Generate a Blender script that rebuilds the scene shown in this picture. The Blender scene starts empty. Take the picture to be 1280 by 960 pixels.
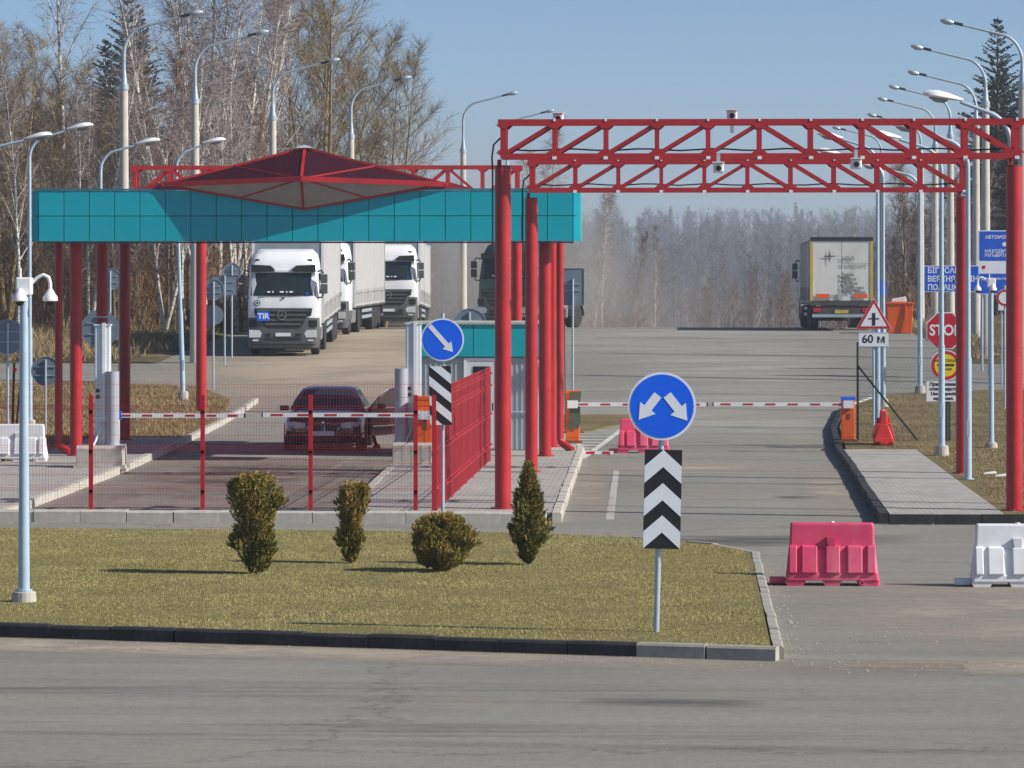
import bpy, math, random
import numpy as np
from mathutils import Vector, Matrix
R = math.radians
sc = bpy.context.scene
COL = sc.collection

# ---------------------------------------------------------------- camera, sky, sun, exposure
FPX = 5000.0                       # focal length in pixels of a 1280 px wide picture
PSI = math.atan(202 / FPX)         # the camera looks a little left of the road's direction (+Y)
CAM_H, HORIZON = 3.8, 361.0
cam_d = bpy.data.cameras.new('camera')
cam = bpy.data.objects.new('camera', cam_d); COL.objects.link(cam)
cam.location = (0, 0, CAM_H)
cam.rotation_euler = (R(90), 0, PSI)
cam_d.sensor_width = 36; cam_d.lens = 36 * FPX / 1280
cam_d.shift_y = -(480 - HORIZON) / 1280
cam_d.clip_start = 0.5; cam_d.clip_end = 9000
sc.camera = cam

SUN = Vector((1.0, -0.26, 0.68)).normalized()
world = bpy.data.worlds.new('World'); sc.world = world; world.use_nodes = True
wn = world.node_tree; wn.nodes.clear()
sky = wn.nodes.new('ShaderNodeTexSky'); sky.sky_type = 'NISHITA'; sky.sun_disc = False
sky.sun_elevation = math.asin(SUN.z); sky.sun_rotation = math.atan2(SUN.x, SUN.y)
sky.altitude = 0; sky.air_density = 0.6; sky.dust_density = 0.6; sky.ozone_density = 4.5
bg = wn.nodes.new('ShaderNodeBackground'); bg.inputs[1].default_value = 0.080
wo = wn.nodes.new('ShaderNodeOutputWorld')
wn.links.new(sky.outputs[0], bg.inputs[0]); wn.links.new(bg.outputs[0], wo.inputs[0])
sun_d = bpy.data.lights.new('sun', 'SUN'); sun_d.energy = 4.2; sun_d.angle = R(0.5); sun_d.color = (1, .94, .85)
sun = bpy.data.objects.new('sun', sun_d); COL.objects.link(sun)
sun.rotation_euler = (-SUN).to_track_quat('-Z', 'Y').to_euler()
vs = sc.view_settings
vs.view_transform = 'Standard'; vs.look = 'None'; vs.gamma = 1; vs.exposure = 0.55
sc.cycles.use_denoising = True
sc.cycles.max_bounces = 6; sc.cycles.transparent_max_bounces = 16; sc.cycles.volume_bounces = 0

# ---------------------------------------------------------------- helpers
rnd = random.Random(7)
CP, SP = math.cos(PSI), math.sin(PSI)
def W(px, D):
    """plan position of what shows at picture column px, D metres in front of the camera"""
    lat = (px - 640) * D / FPX
    return (lat * CP - D * SP, D * CP + lat * SP)
def G(px, py, z=0.0):
    D = FPX * (CAM_H - z) / (py - HORIZON)
    x, y = W(px, D); return (x, y, z)

_ky = [-500, 97, 104, 111, 118, 128, 139, 150, 160, 172, 185, 200, 230, 300, 420, 550, 700, 900, 1100, 1400, 3000]
_kz = [0, 0, .08, .25, .48, .95, 1.45, 1.80, 2.03, 2.12, 2.02, 1.4, -.6, -5, -7, -3, 2, 6, 10, 11, 12]
_ty = np.arange(-500, 3001, 1.0); _tz = np.interp(_ty, _ky, _kz)
_tz = np.convolve(np.pad(_tz, 4, mode='edge'), np.ones(9) / 9, mode='valid')
_tz[_ty < 97] = 0
def prof(y): return float(np.interp(y, _ty, _tz))

class MB:
    def __init__(s): s.v = []; s.f = []
    def add(s, vs_, fs):
        b = len(s.v); s.v += [tuple(p) for p in vs_]; s.f += [tuple(i + b for i in f) for f in fs]; return s
    def box(s, c, d, rz=0):
        x, y, z = [k / 2 for k in d]; co, si = math.cos(rz), math.sin(rz)
        P = []
        for a, b, e in ((-x,-y,-z),(x,-y,-z),(x,y,-z),(-x,y,-z),(-x,-y,z),(x,-y,z),(x,y,z),(-x,y,z)):
            P.append((c[0] + a*co - b*si, c[1] + a*si + b*co, c[2] + e))
        return s.add(P, [(3,2,1,0),(4,5,6,7),(0,1,5,4),(1,2,6,5),(2,3,7,6),(3,0,4,7)])
    def bb(s, x0, x1, y0, y1, z0, z1): return s.box(((x0+x1)/2,(y0+y1)/2,(z0+z1)/2),(x1-x0,y1-y0,z1-z0))
    def bar(s, p, q, w, h=None, up=(0,0,1)):
        h = h or w; p = Vector(p); q = Vector(q); d = (q-p).normalized(); u = Vector(up)
        if abs(d.dot(u)) > .98: u = Vector((0,1,0))
        r = d.cross(u).normalized(); u = r.cross(d).normalized(); r = r*w/2; u = u*h/2
        return s.add([p-r-u,p+r-u,p+r+u,p-r+u,q-r-u,q+r-u,q+r+u,q-r+u],[(0,1,2,3),(7,6,5,4),(0,4,5,1),(1,5,6,2),(2,6,7,3),(3,7,4,0)])
    def cyl(s, p, q, r0, r1=None, n=14, caps=True): return s.tube([p, q], [r0, r0 if r1 is None else r1], n, caps)
    def tube(s, path, rad, n=10, caps=True):
        path = [Vector(p) for p in path]
        if not hasattr(rad, '__len__'): rad = [rad]*len(path)
        P = []; F = []; up = None
        for i, p in enumerate(path):
            d = (path[min(i+1,len(path)-1)] - path[max(i-1,0)]).normalized()
            if up is None: up = Vector((0,0,1)) if abs(d.z) < .9 else Vector((1,0,0))
            r = d.cross(up).normalized(); u = r.cross(d).normalized(); up = u
            for k in range(n):
                a = 2*math.pi*k/n; P.append(p + (r*math.cos(a) + u*math.sin(a))*rad[i])
        for i in range(len(path)-1):
            for k in range(n):
                F.append((i*n+k, i*n+(k+1)%n, (i+1)*n+(k+1)%n, (i+1)*n+k))
        if caps: F.append(tuple(range(n-1,-1,-1))); F.append(tuple((len(path)-1)*n+k for k in range(n)))
        return s.add(P, F)
    def prism(s, poly, a, b, axis='z'):
        """poly (u,v) extruded from a to b; axis z: (x,y); axis y: poly is (x,z); axis x: poly is (y,z)"""
        n = len(poly)
        mk = {'z': lambda u,v,t:(u,v,t), 'y': lambda u,v,t:(u,t,v), 'x': lambda u,v,t:(t,u,v)}[axis]
        P = [mk(u,v,a) for u,v in poly] + [mk(u,v,b) for u,v in poly]
        return s.add(P, [tuple(range(n-1,-1,-1)), tuple(range(n,2*n))] + [(i,(i+1)%n,n+(i+1)%n,n+i) for i in range(n)])
    def loft(s, rings, caps=True):
        n = len(rings[0]); P = [p for r in rings for p in r]; F = []
        for i in range(len(rings)-1):
            for k in range(n): F.append((i*n+k, i*n+(k+1)%n, (i+1)*n+(k+1)%n, (i+1)*n+k))
        if caps: F += [tuple(range(n-1,-1,-1)), tuple((len(rings)-1)*n+k for k in range(n))]
        return s.add(P, F)
    def disc(s, c, r, y0, y1, n=40):
        return s.prism([(c[0]+r*math.cos(2*math.pi*k/n), c[1]+r*math.sin(2*math.pi*k/n)) for k in range(n)], y0, y1, 'y')
    def ring(s, c, r0, r1, y0, y1, n=40):
        P = []
        for y in (y0, y1):
            for r in (r0, r1):
                P += [(c[0]+r*math.cos(2*math.pi*k/n), y, c[1]+r*math.sin(2*math.pi*k/n)) for k in range(n)]
        F = []
        for k in range(n):
            j = (k+1) % n
            F += [(k,j,n+j,n+k),(2*n+k,3*n+k,3*n+j,2*n+j),(n+k,n+j,3*n+j,3*n+k),(k,2*n+k,2*n+j,j)]
        return s.add(P, F)
    def mesh(s, name, smooth=False, fix=True):
        me = bpy.data.meshes.new(name); me.from_pydata(s.v, [], s.f)
        if fix:
            import bmesh
            bm = bmesh.new(); bm.from_mesh(me); bmesh.ops.recalc_face_normals(bm, faces=bm.faces); bm.to_mesh(me); bm.free()
        if smooth:
            me.polygons.foreach_set('use_smooth', [True]*len(me.polygons)); me.set_sharp_from_angle(angle=R(40))
        me.update(); return me

def link(name, me, mat, parent=None, loc=(0,0,0), rz=0):
    o = bpy.data.objects.new(name, me); COL.objects.link(o)
    if mat is not None and not len(me.materials): me.materials.append(mat)
    o.location = loc; o.rotation_euler = (0,0,rz)
    if parent is not None: o.parent = parent
    return o
def part(name, mb, mat, parent, smooth=False, label=None, bevel=0):
    o = link(name, mb.mesh(name, smooth), mat, parent)
    if label: o['label'] = label
    if bevel:
        m = o.modifiers.new('bevel', 'BEVEL'); m.width = bevel; m.segments = 2; m.limit_method = 'ANGLE'; m.angle_limit = R(35)
    return o
def tag(o, label, cat, group=None):
    o['label'] = label; o['category'] = cat
    if group: o['group'] = group
    return o
def thing(name, label, cat, loc=(0,0,0), rz=0, group=None):
    o = bpy.data.objects.new(name, None); COL.objects.link(o); o.empty_display_size = .2
    o.location = loc; o.rotation_euler = (0,0,rz)
    return tag(o, label, cat, group)
def struct(name, me, mat):
    o = link(name, me, mat); o['kind'] = 'structure'; return o
def copy_tree(o, loc=None, rz=None, label=None, parent=None, scale=None):
    c = o.copy(); COL.objects.link(c)
    if parent is not None: c.parent = parent
    if loc is not None: c.location = loc
    if rz is not None: c.rotation_euler = (0,0,rz)
    if scale is not None: c.scale = scale if hasattr(scale,'__len__') else (scale,)*3
    if label: c['label'] = label
    for ch in list(o.children): copy_tree(ch, parent=c)
    return c

# ---------------------------------------------------------------- materials
def newmat(name):
    m = bpy.data.materials.new(name); m.use_nodes = True
    nt = m.node_tree; b = nt.nodes['Principled BSDF']; return m, nt, b
def N(nt, t, **kw):
    n = nt.nodes.new(t)
    for k, v in kw.items(): setattr(n, k, v)
    return n
def noise(nt, scale, detail=4, rough=.6, vec=None, stretch=None):
    n = N(nt, 'ShaderNodeTexNoise'); n.inputs['Scale'].default_value = scale; n.inputs['Detail'].default_value = detail; n.inputs['Roughness'].default_value = rough
    if vec is None:
        tc = N(nt, 'ShaderNodeTexCoord'); vec = tc.outputs['Object']
    if stretch:
        mp = N(nt, 'ShaderNodeMapping'); mp.inputs['Scale'].default_value = stretch; nt.links.new(vec, mp.inputs['Vector']); vec = mp.outputs[0]
    nt.links.new(vec, n.inputs['Vector']); return n
def ramp(nt, src, stops):
    r = N(nt, 'ShaderNodeValToRGB'); cr = r.color_ramp
    while len(cr.elements) < len(stops): cr.elements.new(.5)
    for e, (p, c) in zip(cr.elements, stops):
        e.position = p; e.color = (*c, 1) if len(c) == 3 else c
    nt.links.new(src, r.inputs[0]); return r
def mix(nt, fac, a, b, mode='MIX'):
    m = N(nt, 'ShaderNodeMix', data_type='RGBA', blend_type=mode)
    for i, v in ((0, fac), (6, a), (7, b)):
        if hasattr(v, 'is_linked') or hasattr(v, 'links'): nt.links.new(v, m.inputs[i])
        elif i == 0: m.inputs[0].default_value = v
        else: m.inputs[i].default_value = (*v, 1)
    return m.outputs[2]
def bump(nt, b, src, strength, dist=.02):
    bp = N(nt, 'ShaderNodeBump'); bp.inputs['Strength'].default_value = strength; bp.inputs['Distance'].default_value = dist
    nt.links.new(src, bp.inputs['Height']); nt.links.new(bp.outputs[0], b.inputs['Normal'])
def pm(name, col, rough=.5, metal=0, var=.12, scale=3, dirt=None, dirt_amt=.35, bumpy=0, spec=.5, coat=0):
    m, nt, b = newmat(name)
    n = noise(nt, scale, 6, .65)
    lo = tuple(c*(1-var) for c in col); hi = tuple(min(1, c*(1+var)) for c in col)
    out = ramp(nt, n.outputs[0], [(.3, lo), (.7, hi)]).outputs[0]
    if dirt:
        n2 = noise(nt, scale*.6, 8, .75, stretch=(1,1,.35))
        r2 = ramp(nt, n2.outputs[0], [(.48, (0,0,0)), (.72, (dirt_amt,)*3)])
        out = mix(nt, r2.outputs[0], out, dirt)
    nt.links.new(out, b.inputs['Base Color'])
    b.inputs['Metallic'].default_value = metal; b.inputs['Specular IOR Level'].default_value = spec
    rr = ramp(nt, n.outputs[0], [(.25, (max(.02, rough*.85),)*3), (.75, (min(1, rough*1.15),)*3)]); nt.links.new(rr.outputs[0], b.inputs['Roughness'])
    if coat: b.inputs['Coat Weight'].default_value = coat; b.inputs['Coat Roughness'].default_value = .05
    if bumpy: bump(nt, b, n.outputs[0], bumpy)
    return m
M = {}
M['red'] = pm('red_paint', (.42,.018,.024), .36, 0, .14, 2.2, (.22,.035,.03), .55)
M['red2'] = pm('red_paint_faded', (.50,.030,.045), .5, 0, .12, 1.2, (.45,.12,.10), .5)
M['redfence'] = pm('red_fence_paint', (.44,.012,.024), .4, 0, .1, 3)
M['teal'] = pm('teal_panel', (.001,.37,.45), .30, 0, .08, .9, (.03,.24,.28), .35)
M['tealtrim'] = pm('teal_trim', (.012,.19,.24), .35, 0, .05, 2)
M['gap'] = pm('dark_joint', (.012,.02,.024), .8, 0, .1, 5)
M['soffit'] = pm('soffit', (.45,.46,.46), .7, 0, .08, 2)
M['zinc'] = pm('galvanised_steel', (.42,.50,.56), .42, .35, .10, 6, (.30,.33,.36), .3)
M['steel'] = pm('painted_grey_blue_steel', (.40,.52,.62), .4, .1, .08, 4, (.28,.33,.36), .35)
M['concrete'] = pm('concrete', (.46,.435,.385), .9, 0, .18, 5, (.24,.22,.19), .5, .25)
M['polecon'] = pm('pole_concrete', (.50,.47,.41), .85, 0, .12, 3, (.30,.29,.26), .4, .15)
M['kerb'] = pm('kerb_concrete', (.47,.445,.39), .9, 0, .2, 4, (.28,.25,.21), .5, .25)
M['kerbdull'] = pm('kerb_dull', (.33,.315,.275), .9, 0, .25, 4, (.2,.18,.15), .6, .3)
M['kerbblack'] = pm('kerb_black_paint', (.018,.019,.021), .75, 0, .3, 5, (.09,.085,.075), .45, .2)
M['white'] = pm('white_paint', (.78,.79,.80), .4, 0, .05, 3, (.55,.53,.48), .25)
M['lampwhite'] = pm('lamp_white', (.80,.81,.82), .3, 0, .04, 5)
M['cabinet'] = pm('cabinet_grey', (.62,.67,.70), .45, 0, .05, 3, (.42,.43,.42), .3)
M['greypipe'] = pm('grey_pipe', (.36,.38,.41), .45, 0, .06, 3)
M['signback'] = pm('sign_back_grey', (.19,.25,.31), .5, .3, .10, 5)
M['signblue'] = pm('sign_blue', (.0,.125,.86), .35, 0, .04, 3)
M['signblue2'] = pm('road_sign_blue', (.008,.10,.62), .4, 0, .05, 3)
M['signwhite'] = pm('sign_white', (.78,.82,.86), .4, 0, .04, 4)
M['signred'] = pm('sign_red', (.50,.010,.022), .4, 0, .06, 4)
M['signyellow'] = pm('sign_yellow', (.80,.62,.02), .4, 0, .05, 4)
M['black'] = pm('black_paint', (.010,.010,.012), .5, 0, .2, 5)
M['orange'] = pm('orange_paint', (.80,.115,.008), .45, 0, .08, 3, (.45,.12,.04), .45)
M['pink'] = pm('pink_plastic', (.64,.055,.14), .5, 0, .12, 2.5, (.62,.26,.31), .6)
M['pink2'] = pm('red_plastic', (.62,.025,.022), .45, 0, .1, 3, (.5,.2,.18), .3)
M['wplastic'] = pm('white_plastic', (.72,.73,.74), .5, 0, .06, 3, (.42,.40,.36), .4)
M['rubber'] = pm('tyre_rubber', (.022,.022,.023), .85, 0, .25, 12, (.12,.11,.10), .35)
M['rim'] = pm('wheel_rim', (.45,.46,.47), .35, .7, .1, 6)
M['truckwhite'] = pm('truck_white', (.80,.81,.83), .25, 0, .03, 2, (.50,.47,.41), .4, coat=.3)
M['truckgrey'] = pm('truck_grey_plastic', (.085,.09,.095), .55, 0, .12, 5, (.22,.21,.19), .4)
M['truckdark'] = pm('truck_dark', (.018,.019,.021), .5, 0, .2, 5)
M['curtain'] = pm('grey_curtain', (.40,.40,.39), .65, 0, .06, 1.5, (.26,.25,.23), .4, .15)
M['bulkhead'] = pm('trailer_front', (.30,.34,.37), .55, 0, .06, 2, (.2,.2,.2), .3)
M['chassis'] = pm('chassis_dark', (.05,.05,.05), .8, 0, .3, 6, (.18,.16,.13), .5)
M['truckrear'] = pm('trailer_rear_door', (.68,.67,.62), .5, 0, .07, 2, (.40,.38,.33), .45)
M['yellowtrim'] = pm('yellow_trim', (.52,.40,.06), .5, 0, .15, 4, (.3,.25,.1), .4)
M['green'] = pm('truck_green', (.008,.075,.065), .35, 0, .1, 3, (.1,.12,.11), .4)
M['darkgreen'] = pm('dark_green_paint', (.008,.035,.022), .5, 0, .15, 5)
M['carpaint'] = pm('car_black_cherry', (.050,.010,.016), .18, .2, .08, 4, coat=1)
M['cartrim'] = pm('car_trim_black', (.012,.012,.013), .5, 0, .15, 5)
M['chrome'] = pm('chrome', (.75,.76,.78), .15, 1, .04, 5)
M['booth'] = pm('booth_grey_panel', (.45,.49,.52), .5, 0, .05, 2, (.33,.34,.35), .3)
M['pvc'] = pm('white_door_frame', (.62,.65,.68), .4, 0, .04, 3)
M['cloth'] = pm('dark_clothing', (.045,.022,.022), .8, 0, .2, 10)
M['mat'] = pm('olive_cloth', (.09,.095,.07), .85, 0, .2, 12, bumpy=.3)
M['paper'] = pm('paper', (.75,.72,.68), .8, 0, .08, 6)
M['rust'] = pm('rusty_steel', (.16,.07,.045), .85, 0, .35, 8)
def glassmat(name, col, rough=.05, alpha=None):
    m, nt, b = newmat(name)
    n = noise(nt, 1.5, 3); nt.links.new(ramp(nt, n.outputs[0], [(.3, tuple(c*.8 for c in col)), (.7, col)]).outputs[0], b.inputs['Base Color'])
    b.inputs['Roughness'].default_value = rough; b.inputs['IOR'].default_value = 1.5
    if alpha is not None: b.inputs['Alpha'].default_value = alpha
    return m
M['winglass'] = glassmat('window_glass', (.018,.030,.035), .04)
M['carglass'] = glassmat('car_glass', (.016,.020,.024), .03, .82)
M['roofglass'] = glassmat('tinted_roof_glazing', (.060,.012,.022), .08, .72)
M['milkglass'] = glassmat('milky_glazing', (.42,.36,.33), .18, .93)
M['lens'] = glassmat('headlamp_lens', (.70,.73,.76), .06)
M['lampglass'] = glassmat('lamp_bowl', (.30,.33,.36), .08)
M['plate'] = pm('number_plate', (.75,.77,.78), .4, 0, .04, 6)

def ground_mats():
    # asphalt: worn grey, long streaks of tyre wear, pale sand, dark cracks
    m, nt, b = newmat('asphalt')
    tc = N(nt, 'ShaderNodeTexCoord'); v = tc.outputs['Object']
    fine = noise(nt, 45, 6, .8, v); big = noise(nt, .11, 5, .6, v); st = noise(nt, .8, 7, .72, v, (.09, 1.5, 1))
    base = ramp(nt, big.outputs[0], [(.3, (.212,.210,.190)), (.7, (.266,.261,.232))]).outputs[0]
    base = mix(nt, .65, base, ramp(nt, st.outputs[0], [(.25, (.70,.70,.70)), (.75, (1.14,1.14,1.13))]).outputs[0], 'MULTIPLY')
    base = mix(nt, .9, base, ramp(nt, fine.outputs[0], [(.32, (.50,.50,.50)), (.5, (.95,.95,.95)), (.72, (1.5,1.48,1.42))]).outputs[0], 'MULTIPLY')
    med = noise(nt, 6, 6, .75, v); base = mix(nt, .6, base, ramp(nt, med.outputs[0], [(.3, (.72,.72,.72)), (.7, (1.22,1.21,1.18))]).outputs[0], 'MULTIPLY')
    sand = noise(nt, .23, 8, .72, v, (.8, .55, 1)); sr = ramp(nt, sand.outputs[0], [(.50, (0,0,0)), (.80, (.6,.6,.6))])
    base = mix(nt, sr.outputs[0], base, (.33,.275,.21))
    vo = N(nt, 'ShaderNodeTexVoronoi', feature='DISTANCE_TO_EDGE'); vo.inputs['Scale'].default_value = .05
    wob = noise(nt, .9, 5, .7, v); add = N(nt, 'ShaderNodeVectorMath', operation='MULTIPLY_ADD'); add.inputs[1].default_value = (3,3,0)
    nt.links.new(wob.outputs['Color'], add.inputs[0]); nt.links.new(v, add.inputs[2]); nt.links.new(add.outputs[0], vo.inputs['Vector'])
    cr = ramp(nt, vo.outputs['Distance'], [(.0, (.40,.40,.40)), (.0016, (0,0,0))])
    base = mix(nt, cr.outputs[0], base, (.045,.042,.040))
    nt.links.new(base, b.inputs['Base Color']); b.inputs['Roughness'].default_value = .88; b.inputs['Specular IOR Level'].default_value = .25
    bump(nt, b, fine.outputs[0], .5, .01); M['asphalt'] = m
    # concrete pavers
    m, nt, b = newmat('pavers'); tc = N(nt, 'ShaderNodeTexCoord'); v = tc.outputs['Object']
    br = N(nt, 'ShaderNodeTexBrick'); nt.links.new(v, br.inputs['Vector'])
    br.inputs['Scale'].default_value = 1; br.inputs['Brick Width'].default_value = .20; br.inputs['Row Height'].default_value = .20; br.offset = .5
    br.inputs['Mortar Size'].default_value = .008; br.inputs['Color1'].default_value = (.40,.385,.355,1); br.inputs['Color2'].default_value = (.32,.31,.29,1); br.inputs['Mortar'].default_value = (.17,.16,.14,1)
    bn = noise(nt, .5, 6, .7, v); base = mix(nt, .7, br.outputs[0], ramp(nt, bn.outputs[0], [(.3,(.75,.75,.75)),(.7,(1.12,1.1,1.06))]).outputs[0], 'MULTIPLY')
    nt.links.new(base, b.inputs['Base Color']); b.inputs['Roughness'].default_value = .9; bump(nt, b, br.outputs['Fac'], -.5, .01); M['pavers'] = m
    # turf soil under the blades, dry verge, forest floor, hills
    for nm, c0, c1, c2, s in (('turf', (.16,.135,.055), (.27,.21,.10), (.20,.175,.07), .9), ('verge', (.13,.085,.045), (.27,.20,.105), (.18,.145,.07), .6), ('soil', (.15,.105,.06), (.27,.205,.125), (.10,.085,.045), .35)):
        m, nt, b = newmat(nm); tc = N(nt, 'ShaderNodeTexCoord'); v = tc.outputs['Object']
        n1 = noise(nt, s, 6, .7, v); n2 = noise(nt, 22, 5, .8, v)
        base = ramp(nt, n1.outputs[0], [(.3, c0), (.52, c2), (.72, c1)]).outputs[0]
        base = mix(nt, .7, base, ramp(nt, n2.outputs[0], [(.3, (.55,.55,.55)), (.7, (1.3,1.3,1.3))]).outputs[0], 'MULTIPLY')
        nt.links.new(base, b.inputs['Base Color']); b.inputs['Roughness'].default_value = 1; b.inputs['Specular IOR Level'].default_value = .1
        bump(nt, b, n2.outputs[0], .6, .04); M[nm] = m
    # grass blades, coloured by place and by blade
    for nm, cs in (('blades', ((.29,.27,.095), (.40,.35,.145), (.50,.42,.205))), ('dryblades', ((.17,.13,.06), (.30,.22,.11), (.40,.31,.17)))):
        m, nt, b = newmat(nm); tc = N(nt, 'ShaderNodeTexCoord'); geo = N(nt, 'ShaderNodeNewGeometry')
        n1 = noise(nt, .55, 5, .7, tc.outputs['Object'])
        ad = N(nt, 'ShaderNodeMath', operation='MULTIPLY_ADD'); ad.inputs[1].default_value = .45; nt.links.new(geo.outputs['Random Per Island'], ad.inputs[0])
        sb = N(nt, 'ShaderNodeMath', operation='SUBTRACT'); nt.links.new(n1.outputs[0], sb.inputs[0]); sb.inputs[1].default_value = .22; nt.links.new(sb.outputs[0], ad.inputs[2])
        nt.links.new(ramp(nt, ad.outputs[0], [(.2, cs[0]), (.5, cs[1]), (.8, cs[2])]).outputs[0], b.inputs['Base Color'])
        b.inputs['Roughness'].default_value = .8; b.inputs['Specular IOR Level'].default_value = .15; M[nm] = m
    # leaves / twigs / bark
    def leafy(nm, stops, sc_, rand=.5, rough=.85, zadd=0):
        m, nt, b = newmat(nm); tc = N(nt, 'ShaderNodeTexCoord'); geo = N(nt, 'ShaderNodeNewGeometry'); oi = N(nt, 'ShaderNodeObjectInfo')
        n1 = noise(nt, sc_, 4, .6, tc.outputs['Object'])
        a1 = N(nt, 'ShaderNodeMath', operation='MULTIPLY_ADD'); a1.inputs[1].default_value = rand; a1.inputs[2].default_value = -rand/2; nt.links.new(geo.outputs['Random Per Island'], a1.inputs[0])
        a2 = N(nt, 'ShaderNodeMath', operation='MULTIPLY_ADD'); a2.inputs[1].default_value = .3; a2.inputs[2].default_value = -.15; nt.links.new(oi.outputs['Random'], a2.inputs[0])
        a3 = N(nt, 'ShaderNodeMath', operation='ADD'); nt.links.new(a1.outputs[0], a3.inputs[0]); nt.links.new(a2.outputs[0], a3.inputs[1])
        a4 = N(nt, 'ShaderNodeMath', operation='ADD'); nt.links.new(a3.outputs[0], a4.inputs[0]); nt.links.new(n1.outputs[0], a4.inputs[1])
        if zadd:   # frost-browned upper shoots
            sx = N(nt, 'ShaderNodeSeparateXYZ'); nt.links.new(tc.outputs['Object'], sx.inputs[0]); a5 = N(nt, 'ShaderNodeMath', operation='MULTIPLY_ADD'); a5.inputs[1].default_value = zadd; nt.links.new(sx.outputs[2], a5.inputs[0]); nt.links.new(a4.outputs[0], a5.inputs[2]); a4 = a5
        nt.links.new(ramp(nt, a4.outputs[0], stops).outputs[0], b.inputs['Base Color'])
        b.inputs['Roughness'].default_value = rough; b.inputs['Specular IOR Level'].default_value = .2; M[nm] = m
    leafy('thuja', [(.25, (.06,.085,.016)), (.45, (.17,.175,.034)), (.60, (.34,.26,.06)), (.78, (.55,.33,.11))], 4.5, zadd=.10)
    leafy('spruce', [(.2, (.012,.022,.012)), (.55, (.030,.042,.020)), (.85, (.060,.055,.028))], .8)
    leafy('twig_brown', [(.2, (.11,.068,.045)), (.5, (.20,.122,.080)), (.8, (.28,.185,.125))], .4)
    leafy('twig_violet', [(.2, (.15,.115,.108)), (.5, (.26,.205,.19)), (.8, (.37,.31,.285))], .4)
    leafy('twig_tan', [(.2, (.15,.105,.050)), (.5, (.235,.175,.09)), (.8, (.33,.26,.15))], .4)
    leafy('thicket', [(.2, (.105,.060,.035)), (.5, (.20,.115,.06)), (.8, (.30,.21,.11))], .15)
    leafy('far_twigs', [(.2, (.060,.045,.038)), (.5, (.095,.072,.062)), (.8, (.14,.108,.094))], .02)
    m, nt, b = newmat('birch_bark'); n1 = noise(nt, 2.2, 6, .75, None, (1,1,3.5))
    nt.links.new(ramp(nt, n1.outputs[0], [(.38, (.05,.045,.04)), (.50, (.58,.55,.49)), (.8, (.70,.67,.61))]).outputs[0], b.inputs['Base Color']); b.inputs['Roughness'].default_value = .85; M['birch'] = m
    M['bark'] = pm('grey_bark', (.17,.13,.10), .95, 0, .35, 6, (.10,.09,.05), .4, .4)
    M['barktan'] = pm('tan_bark', (.27,.20,.095), .95, 0, .3, 4, (.13,.13,.05), .5, .4)
ground_mats()
# ---------------------------------------------------------------- the ground
def grid_mesh(xs, ys, hf, name):
    X, Y = np.meshgrid(xs, ys); Z = np.vectorize(hf)(X, Y)
    V = np.stack([X.ravel(), Y.ravel(), Z.ravel()], 1); nx, ny = len(xs), len(ys)
    i = np.arange(nx-1)[None,:] + (np.arange(ny-1)*nx)[:,None]
    Fq = np.stack([i, i+1, i+1+nx, i+nx], -1).reshape(-1,4)
    me = bpy.data.meshes.new(name); me.from_pydata(V.tolist(), [], Fq.tolist())
    me.polygons.foreach_set('use_smooth', [True]*len(me.polygons)); me.update(); return me
def on_road(x, y):
    if y < 97: return True
    if y < 135: return True
    return -17.5 < x < 9.6 and y < 214
def ground_h(x, y):
    z = prof(y)
    if y < 135 or (on_road(x, y)): return z - .12
    e = min(1, max(0, (x-9.6)/6)) * min(1, (y-135)/6) * (.55 if y < 400 else 0)
    n = .22*math.sin(x*.31+y*.13)*math.sin(y*.23-x*.11) if abs(x) < 90 and y < 300 else 0
    hill = 0
    if y > 500: hill = 3.0*math.sin(x*.006+1.1)*min(1, (y-500)/400)
    return z + .04 + e + n*.5 + hill
xs = sorted(set(list(np.arange(-60, 60.1, 1.5)) + list(np.arange(-400, 401, 20)) + [-2500,-1500,-900,-600,600,900,1500,2500]))
ys = sorted(set(list(np.arange(60, 262, 2.0)) + list(np.arange(262, 1500, 20)) + [-400,-200,-50,0,30,1800,2200,2500]))
struct('ground', grid_mesh(xs, ys, ground_h, 'ground'), M['soil'])

rm = MB()
rm.add([(-70,10,0),(70,10,0),(70,97,0),(-70,97,0)], [(0,1,2,3)])
def sheet(mb, x0, x1, y0, y1, z, step=2.0):
    n = max(1, int((y1-y0)/step)); b = len(mb.v)
    for i in range(n+1):
        y = y0 + (y1-y0)*i/n; mb.v += [(x0, y, prof(y)+z), (x1, y, prof(y)+z)]
    for i in range(n): k = b+2*i; mb.f.append((k,k+1,k+3,k+2))
sheet(rm, -70, 70, 97, 135, 0); sheet(rm, -17.5, 9.6, 135, 214, 0)
struct('road', rm.mesh('road', fix=False), M['asphalt'])

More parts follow.
